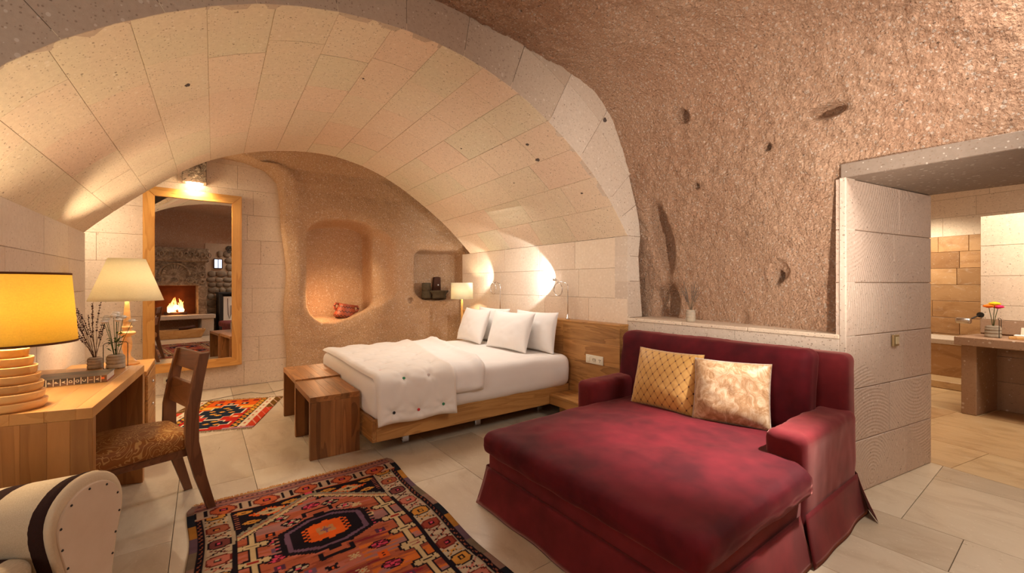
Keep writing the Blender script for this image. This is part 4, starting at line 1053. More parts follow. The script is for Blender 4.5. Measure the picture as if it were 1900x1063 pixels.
# skirt panels
def skirt(a,b,n,seed,z1=.235,flare=.05):
    a=np.array(a);b=np.array(b);n=np.array(n)
    def S(u,v,side):
        p=a[None,None]*(1-u[...,None])+b[None,None]*u[...,None]; L=np.linalg.norm(b-a); s=u*L
        out=.004+flare*(1-v)**1.3+.006*np.sin(s*7+seed)*(1-v)+.004*np.sin(s*17+seed*2)*(1-v)
        out=out+(.004 if side==0 else 0)*np.clip(np.minimum(np.minimum(u,1-u),np.minimum(v,1-v))*60,0,1)
        xy=p+n[None,None]*out[...,None]+(b-a)[None,None]/L*((u-.5)*2*flare*.75*(1-v))[...,None]
        return np.concatenate([xy-np.array([DX,DY]),(.004+v*z1)[...,None]],-1)
    return slab('skirt_panel',S,40,8,'velvet_side_lit',dbd)
skirt((1.47,2.275),(1.47,.86),(-1,0),1); skirt((2.42,.855),(1.47,.855),(0,-1),2); skirt((1.47,2.28),(2.43,2.28),(0,1),3)
skirt((3.25,.84),(2.44,.84),(0,-1),4); skirt((3.352,.90),(3.24,.84),(0,-1),5,flare=.09); skirt((2.44,2.455),(3.25,2.455),(0,1),6)
for x in (1.6,3.15):
    for y in (1.0,2.15): lathe('foot',[(0,0.001),(.022,.001),(.03,.07),(0,.07)],'chair_wood',dbd,16,(x-DX,y-DY,0))
# throw pillows
def gold():
    m=M('gold_diamond_weave',.5,.35); p=m.pos(obj=True); x=m.n('SeparateXYZ',Vector=p)
    X,Z=x.outputs[0],x.outputs[2]
    a=m.math('MULTIPLY',X,17.0); b=m.math('MULTIPLY',Z,12.5)
    u=m.math('ADD',a,b); v=m.math('SUBTRACT',a,b)
    fu=m.math('FRACT',u); fv=m.math('FRACT',v)
    du=m.math('ABSOLUTE',m.math('SUBTRACT',fu,.5)); dv=m.math('ABSOLUTE',m.math('SUBTRACT',fv,.5))
    dot=m.math('GREATER_THAN',m.math('ADD',du,dv),.865)
    edge=m.math('GREATER_THAN',m.math('MAXIMUM',du,dv),.40)
    sep=m.math('MULTIPLY',m.math('FRACT',m.math('MULTIPLY',u,6.0)),.6)
    b_=m.mix(m.math('MULTIPLY',edge,.6),rgb(206,158,84),rgb(172,118,54)); b_=m.mix(m.math('MULTIPLY',sep,.25),b_,rgb(232,190,120)); b_=m.mix(dot,b_,rgb(84,40,26))
    m.base(b_); m.b.inputs['Sheen Weight'].default_value=.3; h=m.math('SUBTRACT',1.0,m.math('MAXIMUM',du,dv)); m.bump(m.math('SUBTRACT',h,dot),.5,.004); return m.m
MAT['gold']=gold()
def crushed():
    m=M('champagne_crushed_velvet',.45,.4); p=m.pos((1,1,.8),obj=True); n=m.noise(p,14,6,.75,1.5)
    m.base(m.ramp(n,[(.30,rgb(130,92,56)),(.47,rgb(176,138,98)),(.62,rgb(208,182,148))])); m.b.inputs['Sheen Weight'].default_value=.7; m.b.inputs['Sheen Roughness'].default_value=.3
    m.bump(n,.25,.005); return m.m
MAT['crushed']=crushed()
stand_pillow('gold diamond-pattern cushion with brown dots on the red daybed',(2.68,1.83,.485),.52,.44,.17,.30,.05,11,'gold',None,'cushion','throw_cushion',.005,.05)
stand_pillow('champagne crushed velvet cushion on the red daybed beside the gold one',(2.735,1.36,.487),.46,.42,.18,.30,.36,12,'crushed',None,'cushion','throw_cushion',.006,.04)
# ---- striped armchair --------------------------------------------------------------------
ac=thing('armchair','kilim-striped armchair in cream and dark brown by the desk, only one arm in view','armchair',(-.957,2.223,0),math.atan2(-.518,.855))
def kilim_stripe():
    m=M('cream_brown_stripe_weave',.95,.05); p=m.pos(obj=True); X=m.n('SeparateXYZ',Vector=p).outputs[0]
    wob=m.math('MULTIPLY',m.noise(p,26,2),.008); X=m.math('ADD',X,wob)
    t=m.math('FRACT',m.math('MULTIPLY',m.math('ADD',X,4.305),1/.235))
    # dark .055 | cream .18
    k=m.ramp(t,[(0,BW(1)),(.30,BW(0)),(.999,BW(0))],'CONSTANT')
    fib=m.noise(m.pos((14,1,14),obj=True),40,3,.6)
    cr=m.mix(m.ramp(fib,[(.35,BW(0)),(.7,BW(.55))]),rgb(206,186,156),rgb(160,134,104)); dk_=m.mix(fib,rgb(34,22,20),rgb(66,44,38))
    m.base(m.mix(k,cr,dk_)); m.bump(m.noise(m.pos((6,1,6),obj=True),90,3,.6),.5,.004); return m.m
MAT['stripe']=kilim_stripe()
m=M('tan_suede',.9,.1); m.base(m.mix(m.noise(m.pos(obj=True),8,4),rgb(188,162,136),rgb(210,188,164))); MAT['suede']=m.m
m=M('cream_piping',.95,.05); m.base(rgb(198,176,146)); m.bump(m.noise(m.pos((1,1,1),obj=True),120,3),.5,.004); MAT['piping']=m.m
AS=[(-.085,.05),(-.095,.20),(-.115,.34),(-.150,.46),(-.158,.54),(-.13,.605),(-.07,.648),(0,.660),(.07,.645),(.13,.60),(.160,.535),(.158,.46),(.125,.34),(.105,.20),(.095,.05)]
def smooth_loop(pts,n=64):
    p=np.array(pts); q=np.vstack([p,p[:1]]); d=np.r_[0,np.cumsum(np.linalg.norm(np.diff(q,axis=0),axis=1))]; t=np.linspace(0,d[-1],n,endpoint=False)
    o=np.stack([np.interp(t,d,q[:,i]) for i in (0,1)],1)
    for _ in range(3): o=(np.roll(o,1,0)+2*o+np.roll(o,-1,0))/4
    return o
AL=smooth_loop(AS)
def sect(nm,stations,mat,par,yoff=0,drop=0):
    """loft of the arm section: stations (x, scale, z shift)"""
    c=np.array([0,.36]); vs=[];n=len(AL)
    for x,s,dz in stations:
        q=(AL-c)*s+c
        for (y,z) in q: vs.append((x,y+yoff,max(z+dz*(z/.66),.004)))
    fs=[tuple(range(n))[::-1]]
    for i in range(len(stations)-1):
        for k in range(n): fs.append((i*n+k,i*n+(k+1)%n,(i+1)*n+(k+1)%n,(i+1)*n+k))
    fs.append(tuple((len(stations)-1)*n+k for k in range(n)))
    o=mesh_obj(nm,vs,fs,mat,par,False); bm=bmesh.new(); bm.from_mesh(o.data); bmesh.ops.recalc_face_normals(bm,faces=bm.faces); bm.to_mesh(o.data); bm.free()
    o.data.polygons.foreach_set('use_smooth',[len(p.vertices)==4 for p in o.data.polygons]); return o
XF=.455
for yo in (.385,-.385):
    sl=-.16
    st=[(XF-.66,.97,sl*.66)]+[(XF-.66+.0325*i,1.0,sl*(.66-.0325*i)) for i in range(1,20)]+[(XF-.03,1.0,0),(XF-.012,.985,0),(XF-.002,.95,0),(XF,.92,0)]
    a_=sect('arm',st,'stripe',ac,yo)
    sect('arm_rim',[(XF-.012,1.005,0),(XF+.004,1.0,0),(XF+.012,.965,0),(XF+.012,.90,0)],'piping',a_,yo)
    sect('arm_panel',[(XF+.004,.875,0),(XF+.015,.875,0),(XF+.019,.86,0)],'suede',a_,yo)
    c=np.array([0,.36])
    for k in range(0,64,4):
        q=(AL[k]-c)*.82+c
        lathe('nail_head',[(0,.0035),(.0035,.0025),(.005,0),(0,0)],'nail' if 'nail' in MAT else 'iron',a_,8,(XF+.019,q[0]+yo,q[1]),rot=(0,PI/2,0))
rbox('seat_cushion',.60,.50,.16,.05,20,'stripe',ac,lambda V,N:V+N*(.01*fbm(V,4,2,s=161))[:,None],loc=(.12,0,.28))
rbox('seat_base',.56,.50,.24,.03,10,'stripe',ac,loc=(.12,0,.045)); rbox('backrest',.14,.52,.62,.05,20,'stripe',ac,loc=(-.13,0,.20),rot=(0,-.10,0))
# ---- rugs -------------------------------------------------------------------------------
C=lambda r,g,b: np.array([lin(r),lin(g),lin(b)])
def rug_mat(name):
    m=M(name,.95,.05); a=m.n('Attribute'); a.attribute_name='Col'
    fib=m.noise(m.pos((1,4,1),obj=True),130,3,.6)
    m.base(m.mix(m.math('MULTIPLY',fib,.45),a.outputs['Color'],m.mix(1.0,a.outputs['Color'],(.5,.45,.42,1),'MULTIPLY')))
    m.bump(fib,.5,.004); return m.m
def rug_mesh(name,W,L,step,paint,par,th=.008,warp=None):
    nx,ny=int(W/step),int(L/step); x=np.linspace(0,W,nx+1); y=np.linspace(0,L,ny+1); X,Y=np.meshgrid(x,y,indexing='ij')
    col=paint(X,Y); Z=th+.0012*fbm(np.stack([X,Y,0*X],-1),3,2,s=171)
    V=np.stack([X-W/2,-Y,Z],-1)
    if warp is not None: V=warp(V,X,Y)
    n=V.reshape(-1,3); F=grid_faces(nx,ny)[:,::-1]
    # skirt down to the floor so that the rug has thickness
    idx=np.arange((nx+1)*(ny+1)).reshape(nx+1,ny+1); rim=np.concatenate([idx[:,0],idx[-1,1:],idx[-2::-1,-1],idx[0,-2:0:-1]])
    low=n[rim].copy(); low[:,2]=.001; b=len(n); k=len(rim)
    F2=np.array([[rim[i],rim[(i+1)%k],b+(i+1)%k,b+i] for i in range(k)])
    o=mesh_obj(name,np.vstack([n,low]),np.vstack([F,F2]),rug_mat(name+'_wool'),par,True)
    ca=o.data.color_attributes.new('Col','FLOAT_COLOR','POINT'); c=np.ones((len(n)+k,4)); c[:len(n),:3]=col.reshape(-1,3); c[len(n):,:3]=col.reshape(-1,3)[rim]
    ca.data.foreach_set('color',c.reshape(-1)); return o
def q_(v,s): return np.round(v/s)*s
def paint_big(X,Y):
    W=1.27; L=2.3; K=.0085
    a=X-W/2; wob=.006*fbm(np.stack([X,Y,0*X],-1),6,2,s=181); a=a+wob; b=np.minimum(Y,L-Y)+.006*fbm(np.stack([Y,X,0*X],-1),5,2,s=182)
    low=Y>L/2
    a_=q_(a,K); b_=q_(b,K); A=np.abs(a_)
    blk=C(30,22,28); rust=C(176,92,62); pink=C(190,108,88); crm=C(206,176,128); org=C(226,96,34); gold_=C(204,138,60); pur=C(112,80,98); sage=C(146,132,110); wine=C(136,44,50); mau=C(160,112,104); hot=C(214,70,96); ivory=C(190,166,136)
    R=np.zeros(X.shape+(3,))
    def put(mask,c): R[mask]=c
    # field abrash: horizontal bands
    n=fbm(np.stack([X*1.2,Y*11,0*X],-1),1.0,3,s=190)+.35*fbm(np.stack([X*9,Y*60,0*X],-1),1,2,s=191)
    R[:]=rust
    put(n>.12,pink); put(n>.34,mau); put(n<-.18,C(150,74,52)); put(n<-.34,wine)
    put((n>-.05)&(n<.28)&(a>.10)&(Y>.95)&(Y<1.5),C(214,112,48))
    def diamond(cx,cy,rx,ry): return np.abs(a_-cx)/rx+np.abs(b_-cy)/ry<1
    def rect(cx,cy,rx,ry): return (np.abs(a_-cx)<rx)&(np.abs(b_-cy)<ry)
    # rosettes
    def ros(cx,cy,c1,c2):
        e=(np.abs(a_-cx)/.058)**1.6+(np.abs(b_-cy)/.036)**1.6
        put(e<1.0,blk); ang=np.floor((np.arctan2(b_-cy,(a_-cx)*.65)+PI)/(PI/4))
        put((e<.72)&(e>.22)&(ang%2==0),c1); put((e<.72)&(e>.22)&(ang%2==1),c2); put(e<.12,hot)
    for i,(cx,cy) in enumerate([(-.02,.414),(-.15,.534),(-.266,.686),(-.268,.851),(.09,.44),(.202,.64),(.214,.821),(-.20,.45),(.16,.53),(.20,1.05),(-.19,1.0)]): ros(cx,cy,[hot,ivory,pink][i%3],[C(120,40,50),blk,ivory][i%3])
    # little scattered flowers
    def cross(cx,cy,s,c1,c2=None,arm=2.4):
        m_=rect(cx,cy,s*arm,s*.8)|rect(cx,cy,s*.8,s*arm*.8)|rect(cx,cy,s*1.5,s*1.5); put(m_,c1)
        for sx in (-1,1):
            for sy in (-1,1): put(rect(cx+sx*s*1.9,cy+sy*s*1.5,s*.8,s*.6),c1)
        if c2 is not None: put(rect(cx,cy,s*.7,s*.7),c2)
    for i,(cx,cy) in enumerate([(-.27,.60),(.24,.72),(-.25,.77),(.245,.93),(.19,1.14),(-.05,1.10),(.06,1.08),(-.14,1.06),(-.26,.94),(-.08,.33),(.05,.33),(.22,.56),(-.30,1.1)]):
        cross(cx,cy,.010,[blk,crm,pur,C(90,50,70),org][i%5],[org,org,hot,hot,blk][i%5])
    # medallion, centre b=.74
    cy=.74; rx=.205; ry=.165
    hexm=lambda kx,ky:(np.abs(a_)<kx)&(np.abs(b_-cy)<ky)&((np.abs(a_)/kx*.62+np.abs(b_-cy)/ky)<1.22)
    comb=(np.floor((b_-cy)/.017)%2==0)&(A<rx+.055)&(A>rx-.02)&(np.abs(b_-cy)<.10); put(comb,blk)
    put(hexm(rx+.025,ry+.028),blk); put(hexm(rx,ry),pur); put(hexm(rx-.022,ry-.02),blk)
    zig=.010*((np.floor((b_-cy)/.017)%2)); zag=.012*(np.floor(a_/.034)%2)
    put((A<.125-2.2*zig+.0)&(np.abs(b_-cy)<.105-zag)&((A/.125*.5+np.abs(b_-cy)/.105)<1.12),org)
    comb2=(np.floor((b_-cy)/.017)%2==0)&(A>.085)&(A<.105)&(np.abs(b_-cy)<.07); put(comb2,blk)
    cross(0,cy,.017,C(190,130,80),C(112,80,98),2.6); put(rect(0,cy,.008,.04)|rect(0,cy,.026,.008),C(130,84,104))
    for s in (-1,1):   # hooks above / below
        put(rect(0,cy+s*(ry+.06),.012,.04),blk); put(rect(0,cy+s*(ry+.095),.085,.012),blk); put((np.abs(A-.08)<.012)&(np.abs(b_-(cy+s*(ry+.075)))<.03),blk); put(rect(0,cy+s*(ry+.06),.055,.022),rust); put(rect(0,cy+s*(ry+.03),.03,.02),blk)
    # poles with crosses
    pole=(np.abs(A-.36)<.012)&(b_>.53); put((np.abs(A-.36)<.020)&(b_>.53),blk); 
    for k,cy2 in enumerate([.67,.83,.985,1.14]):
        for s in (-1,1):
            for g,cc in ((.012,blk),(0,crm)):
                m_=rect(s*.36,cy2,.078+g,.009+g*.6)|rect(s*.36,cy2,.036+g,.022+g*.8)|rect(s*.36-.055,cy2,.011+g,.022+g*.7)|rect(s*.36+.055,cy2,.011+g,.022+g*.7); put(m_,cc)
    put(pole,crm)
    for k,cy2 in enumerate([.67,.83,.985,1.14]):
        for s in (-1,1): put(rect(s*.36,cy2,.028,.007),[blk,C(160,50,40),blk,C(150,40,60)][k])
    # spandrels: region above the line b = .27+.72*A
    ln=.262+.70*A; tooth=.014*(np.abs(((A/.030)%1)-.5)*2)
    inr=(A<.425)
    put(inr&(b_<ln+.022+tooth),blk); put(inr&(b_<ln+.012+tooth),crm); put(inr&(b_<ln-.010),rust); put(inr&(b_<ln-.020),sage)
    t2=.016*(np.abs(((A/.036)%1)-.5)*2); put(inr&(b_<ln-.040-t2),blk)
    put((A<.05)&(b_<.262+.6*A),sage); put((A<.035)&(b_<.245),blk); put((A<.018)&(b_<.24)&(b_>.215),hot)
    for s in (-1,1):
        e=np.abs(a_-s*.235)/.115+np.abs(b_-.315)/.055; jag=.16*((np.floor(a_/.017)+np.floor(b_/.017))%2)
        rgn=inr&(b_<ln-.05)
        put(rgn&(e<1.08-jag),org); put(rgn&(e<.82-jag),crm*.85); put(rgn&(e<.22),blk)
        for (cx,cy2) in ((.34,.40),(.115,.262),(.365,.262)):
            e=(np.abs(a_-s*cx)/.05)**1.5+(np.abs(b_-cy2)/.022)**1.5; put(rgn&(e<1),gold_); put(rgn&(e<.12),blk)
    put((A>.395)&(A<.425)&(b_>.24)&(b_<.45)&(np.floor(b_/.0128)%2==0),C(170,96,74))
    # inner guard and side borders
    put((A>.425)&(A<.445),blk); put((A>.433)&(A<.445)&(b_<.6),ivory*.8)
    bord=(A>=.445)&(A<.560); put(bord,ivory)
    per=.165; ph=(b_%per)/per; idx=np.floor(b_/per).astype(int)
    ca=(A-.5025)/.0575; 
    pal=[org,gold_*.95,C(158,86,60),C(120,62,56),pink,gold_,C(150,64,48),C(206,110,50)]
    for k,c in enumerate(pal):
        sel=bord&(idx%len(pal)==k)
        o8=(np.abs(ca)<.78)&(np.abs(ph-.32)<.24)&(np.abs(ca)/.78*.5+np.abs(ph-.32)/.24*.6<.86); o8o=(np.abs(ca)<.92)&(np.abs(ph-.32)<.29)&(np.abs(ca)/.92*.5+np.abs(ph-.32)/.29*.6<.88)
        put(sel&o8o,blk if k%2 else C(110,40,30)); put(sel&o8,c); put(sel&(np.abs(ca)<.30)&(np.abs(ph-.32)<.09),blk); put(sel&(np.abs(ca)<.16)&(np.abs(ph-.32)<.05),[hot,ivory,gold_][k%3])
        x_=np.abs(np.abs(ca)-np.abs(ph-.80)/.17*.8); put(sel&(x_<.17)&(ph>.62),blk); put(sel&(x_<.10)&(ph>.63),c)
    put((A>=.560)&(A<.575),ivory*.8); put((A>=.568)&(A<.602),blk); put((A>=.575)&(A<.592)&((np.floor(b_/.014)+np.floor(a_/.009))%3==0),C(150,84,60))
    sv=np.floor((Y+.03)/.15).astype(int)%5
    for k,c in enumerate([C(150,116,100),C(36,38,44),gold_*.75,C(110,84,94),C(126,108,88)]): put((A>=.602)&(sv==k),c)
    # end border
    eb=(b_<.215)&(A<.60); put(eb,mau); per=.23; ph=((a_+.115)%per)/per; cb=(b_-.15)/.05
    eb2=eb&(b_>.095)&(b_<.205); put(eb2,C(190,158,130))
    put(eb2&(np.abs(ph-.5)<.3)&(np.abs(cb)/1.1*.5+np.abs(ph-.5)/.3*.6<.8),C(120,50,40)); put(eb2&(np.abs(ph-.5)<.26)&(np.abs(cb)/.9*.5+np.abs(ph-.5)/.26*.6<.75),C(196,96,58))
    put(eb2&(np.abs(ph-.5)<.1)&(np.abs(cb)<.35),blk); put(eb2&(np.abs(ph-.5)<.05)&(np.abs(cb)<.2),hot)
    put(eb2&(np.abs(np.abs(ph-.5)-.40)<.035)&(np.abs(cb)<.9),blk)
    put(eb&(b_>.205),C(190,84,44)); st=np.floor(b_/.0125)%3; put(eb&(b_<.09)&(st==0),C(140,88,84)); put(eb&(b_<.09)&(st==1),C(166,104,84))
    put(eb&(b_<.09)&(np.floor(b_/.012)%4==2)&(np.floor(a_/.014)%2==0),C(90,60,62)); put(eb&(b_<.008),C(170,90,40))
    v=.80+.18*fbm(np.stack([X,Y*3,0*X],-1),9,3,s=195); R*=v[...,None]
    return R
def fringe(par,W,L,y,sgn,n,col,seed,ln=.035,th=.008):
    R=random.Random(seed); vs=[];fs=[]
    for k in range(n):
        x=-W/2+W*(k+R.random())/n; l=ln*R.uniform(.5,1.15); dx=R.uniform(-.5,.5)*l; w_=.0022; b=len(vs); z=R.uniform(.004,.012)
        vs+=[(x-w_,y,th*.6),(x+w_,y,th*.6),(x+dx*.5+w_,y+sgn*l*.6,z),(x+dx*.5-w_,y+sgn*l*.6,z),(x+dx+w_*.5,y+sgn*l,.002),(x+dx-w_*.5,y+sgn*l,.002)]
        fs+=[(b,b+1,b+2,b+3),(b+3,b+2,b+4,b+5)]
    m=M('fringe_wool',.95); m.base(m.mix(m.noise(m.pos(obj=True),30,2),col[0],col[1])); return tag(mesh_obj('fringe',vs,fs,m.m,par),kind='stuff')
rg=thing('tribal_rug','long knotted rug with orange medallion and black corners in front of the bed','rug',(.565,3.30,0),0)
def warpb(V,X,Y):
    V=V.copy(); s=np.abs(V[...,0])/.635
    V[...,0]+=np.sign(V[...,0])*.010*np.sin(Y*7.5+1)*s; V[...,1]+=-.012*np.sin((X)*3.2)+.008*np.sin(X*11); 
    V[...,0]-=np.sign(V[...,0])*.02*np.exp(-(Y/.03)**2)*s**6; return V
rug_mesh('pile',1.27,2.3,.0048,paint_big,rg,warp=warpb)
fringe(rg,1.22,2.3,.004,1,330,(rgb(176,96,40),rgb(206,160,92)),5); fringe(rg,1.22,2.3,-2.30,-1,200,(rgb(176,96,40),rgb(206,160,92)),6)
def paint_small(X,Y):
    W=.95; L=1.15; K=.009; a_=q_(X-W/2,K); A=np.abs(a_); b_=q_(Y,K)
    red=C(190,44,34); org=C(228,98,30); yel=C(240,176,64); navy=C(34,42,54); brn=C(112,78,34); ivo=C(232,214,182); lil=C(190,140,150); wine=C(150,34,38)
    R=np.zeros(X.shape+(3,)); 
    def put(m_,c): R[m_]=c
    bc=L-b_   # distance from the far end
    put(A<9,red); put(bc<.42,org); put((bc>.30)&(bc<.40)&(A>.10),yel); put(bc<.12,wine); put((bc<.13)&(np.floor(a_/.06)%2==0),org); put((bc<.045),C(200,120,50))
    # centre: stepped navy medallions with ivory outline
    def step(cx,cy,rx,ry,n=3): 
        m_=np.zeros(X.shape,bool)
        for k in range(n): m_|=(np.abs(a_-cx)<rx*(1-k/n))&(np.abs(b_-cy)<ry*(k+1)/n)
        return m_
    for cy,rx,ry in ((.62,.20,.26),(.20,.19,.13)):
        put(step(0,cy,rx+.02,ry+.02),ivo); put(step(0,cy,rx,ry),navy)
        for (dx,dy) in ((0,0),(-.10,.03),(.10,-.03),(0,.14),(0,-.12),(.05,.07),(-.06,-.07)):
            if abs(dy)<ry-.03: e=np.abs(a_-dx)+np.abs(b_-cy-dy)*1.3; put((e<.035),yel); put(e<.014,C(190,70,70))
    for s in (-1,1): put((np.abs(a_-s*.19)<.05)&(np.abs(b_-.42)<.04),org); put((np.abs(a_-s*.19)<.025)&(np.abs(b_-.42)<.018),ivo)
    for x in (-.14,-.02,.12): 
        put((np.abs(a_-x)<.035)&(np.abs(bc-.20)<.035),navy); put((np.abs(a_-x)<.014)&(np.abs(bc-.20)<.014),ivo)
    put((A>.245)&(A<.32),brn); put((A>.245)&(A<.32)&(b_<.5),navy); z=np.abs(((b_/.09)%1)-.5)*2; put((A>.25)&(A<.315)&(np.abs((A-.283)/.03-(z-.5)*1.6)<.4),yel); put((A>.27)&(A<.295)&((b_/.18)%1<.2),red)
    put((A>=.32)&(A<.39),ivo); put((A>.345)&(A<.365)&((b_/.13)%1<.35),C(196,90,60))
    put((A>=.39),C(206,70,44)); put((A>=.39)&(bc<.45),brn); put((A>=.39)&(np.abs(((b_+A*2)/.16)%1-.5)<.04),C(236,190,160)); put((b_<.035)&(A>.2),lil)
    R*= (1+.14*fbm(np.stack([X*2,Y*5,0*X],-1),4,3,s=197))[...,None]; return R
# local y runs toward -Y of the rug; near end is b=0 -> flip
ks=thing('small_kilim','small bright red and yellow kilim lying near the tall mirror','rug',(.396-.95/2*.94+.35*1.15,4.82+.95/2*.35+.94*1.15,0),math.atan2(-.35,.94))
rug_mesh('weave',.95,1.15,.006,lambda X,Y:paint_small(X,1.15-Y),ks,th=.006)
fringe(ks,.95,1.15,.002,1,160,(rgb(120,84,60),rgb(160,120,80)),7,.04,.006); fringe(ks,.95,1.15,-1.15,-1,200,(rgb(96,70,56),rgb(190,160,120)),8,.06,.006)
# ---- niche objects ------------------------------------------------------------------------
def clay():
    m=M('painted_red_clay',.5,.4); p=m.pos(obj=True); s=m.n('SeparateXYZ',Vector=p); Z=s.outputs[2]
    ang=m.math('ARCTAN2',s.outputs[1],s.outputs[0]); tri=m.math('ABSOLUTE',m.math('SUBTRACT',m.math('FRACT',m.math('MULTIPLY',ang,3.0)),.5))
    w1=m.math('ABSOLUTE',m.math('SUBTRACT',m.math('FRACT',m.math('ADD',m.math('MULTIPLY',Z,14.0),m.math('MULTIPLY',tri,.7))),.5))
    k=m.math('LESS_THAN',w1,.09); m.base(m.mix(k,rgb(150,72,46),rgb(48,22,16))); return m.m
MAT['clay']=clay()
pt=thing('clay_pot','red clay pot with two handles and dark painted bands in the large niche','pot',(1.80,6.93,.872))
pt.rotation_euler=(0,math.radians(10),0)
lathe('body',[(0,0),(.16,0),(.17,.02),(.155,.08),(.135,.14),(.122,.19),(.128,.215),(.118,.215),(.11,.19),(.12,.14),(0,.10)],'clay',pt,40)
for s in (-1,1):
    tube('handle',[(s*.118,0,.195),(s*.165,0,.205),(s*.185,0,.165),(s*.165,0,.115),(s*.135,0,.12)],.018,'clay',pt,10)
m=M('dark_basalt',.85,.2); m.base(m.mix(m.noise(m.pos(obj=True),18,4),rgb(70,60,46),rgb(108,96,74))); m.bump(m.noise(m.pos(obj=True),40,3),.4,.01); MAT['basalt']=m.m
m=M('old_dark_wood',.7,.2); m.base(m.mix(m.noise(m.pos((1,1,.2),obj=True),20,4),rgb(92,58,42),rgb(60,36,28))); MAT['oldwood']=m.m
a1=thing('stone_vessel','pair of dark cylindrical stone vessels stacked in the small niche','vessel',(3.005,6.52,1.160))
lathe('lower_drum',[(0,0),(.075,0),(.08,.02),(.072,.13),(0,.13)],'basalt',a1,28); lathe('upper_drum',[(0,.131),(.074,.131),(.076,.15),(.074,.255),(.05,.262),(0,.25)],'basalt',a1,28)
a2=thing('stone_bowl','dark carved stone bowl at the front of the small niche','bowl',(3.20,6.44,1.158))
lathe('bowl_body',[(0,0),(.125,0),(.13,.04),(.118,.05),(.135,.085),(.165,.115),(.168,.135),(.15,.135),(.12,.09),(0,.08)],'basalt',a2,36,sx=1,sy=.62)
a3=thing('wooden_block','old dark wood block with a small hole standing behind the stone bowl','block',(3.225,6.60,1.17))
bm=bmesh.new(); prf=[(-.085,0),(.085,0),(.07,.16),(.062,.30),(.072,.345),(.02,.355),(-.05,.345),(-.055,.28),(-.065,.18)]
A0=[bm.verts.new((x,-.03,z)) for x,z in prf]; A1=[bm.verts.new((x,.03,z)) for x,z in prf]; bm.faces.new(A0); bm.faces.new(A1[::-1])
for i in range(len(prf)): j=(i+1)%len(prf); bm.faces.new((A0[i],A1[i],A1[j],A0[j]))
bmesh.ops.bevel(bm,geom=list(bm.edges),offset=.006,segments=2,affect='EDGES'); bm_obj('body',bm,'oldwood',a3)
lathe('hole',[(0,.001),(.013,.001),(.013,.0),(0,0)],'petal',a3,14,(.022,-.0305,.215),rot=(PI/2,0,0))
# ---- ledge vase, switch ---------------------------------------------------------------------
v=thing('ledge_vase','small ribbed concrete jar of dried twigs on the stone ledge above the daybed','vase',(3.50,2.085,1.067)); jar(v,.040,.105); lavender(v,.10,22,.28,.10,'greystem','greybud',9,.0035)
def switch(nm,label,loc,n):
    t=thing(nm,label,'switch',loc); t.rotation_euler=(0,0,math.atan2(n[1],n[0])+PI/2)
    box('face_plate',-.042,.042,-.014,0,-.042,.042,'brass_plate',t,.004,2); box('rocker',-.022,.022,-.021,-.0145,-.026,.026,'brass_light',t,.002); return t
m=M('champagne_plate',.35,.5); m.base(rgb(170,146,104)); m.b.inputs['Metallic'].default_value=.4; MAT['brass_plate']=m.m
m=M('champagne_rocker',.35,.5); m.base(rgb(206,188,150)); MAT['brass_light']=m.m
JNv=Vector((-.167,-.986,0)); sp_=B+JV*((JL)*.5); 
tS=.600/1.2241  # along the jamb from the room corner
p=A+(B-A)*.512+JNv*.0035; switch('light_switch','champagne coloured light switch on the passage stone wall',(p.x,p.y,.996),(JNv.x,JNv.y))
# ---- bathroom counter --------------------------------------------------------------------------
ct=thing('vanity_counter','brown stone bathroom counter slab on a thick stone leg','counter',bw(1.92,0),BR)
box('counter_slab',0,.575,-1.6,.53,.742,.832,'tuff_brown',ct,.006); box('support_leg',.05,.30,.372,.49,.001,.741,'tuff_brown',ct,.006); box('support_leg',.302,.572,.374,.488,.001,.741,'tuff_brown',ct,.006)
def bth(s,t,z): q=bw(s,t,z); return q
v=thing('zinnia_vase','wire-framed ribbed jar with yellow, orange and pink zinnias on the counter','vase',bth(2.17,.31,.833),BR+.2)
j=jar(v,.062,.125)
bm=bmesh.new()
for s in (-1,1): add_tube(bm,[(.085*s,-.05,.003),(.085*s,-.05,.19),(.06*s,-.04,.205),(0,-.04,.207)],.003,6)
add_tube(bm,[(-.085,-.05,.004),(.085,-.05,.004)],.003,6); bm_obj('wire_frame',bm,'iron',v)
for (c,nm,x,y,h) in ((rgb(250,186,24),'yellow_petal',-.105,-.02,.355),(rgb(236,120,24),'orange_petal',-.005,.03,.325),(rgb(222,30,90),'pink_petal',.060,-.03,.318)):
    m=M(nm,.6); m.base(c); tube('stem',[(x*.1,0,.08),(x*.5,y*.4,.2),(x,y,h-.005)],.0028,'green',v,6)
    o=mum(v,(x,y,h),.056,m.m,6,20,.55,3); lathe('flower_heart',[(0,-.012),(.035,-.006),(.048,.004),(.036,.018),(0,.028)],m.m,o,16); o['label']=nm.split('_')[0]+' zinnia head'
tr=thing('amenity_tray','small wooden tray with soap and toiletries on the bathroom counter','tray',bth(2.12,.06,.833),BR)
box('tray_base',-.04,.04,-.115,.115,0,.028,'lamp_wood',tr,.004)
sb=thing('soap_bar','white soap bar lying on the wooden tray in the bathroom','soap',bth(2.12,.10,.862),BR); rbox('soap',.05,.09,.02,.009,6,'petal',sb)
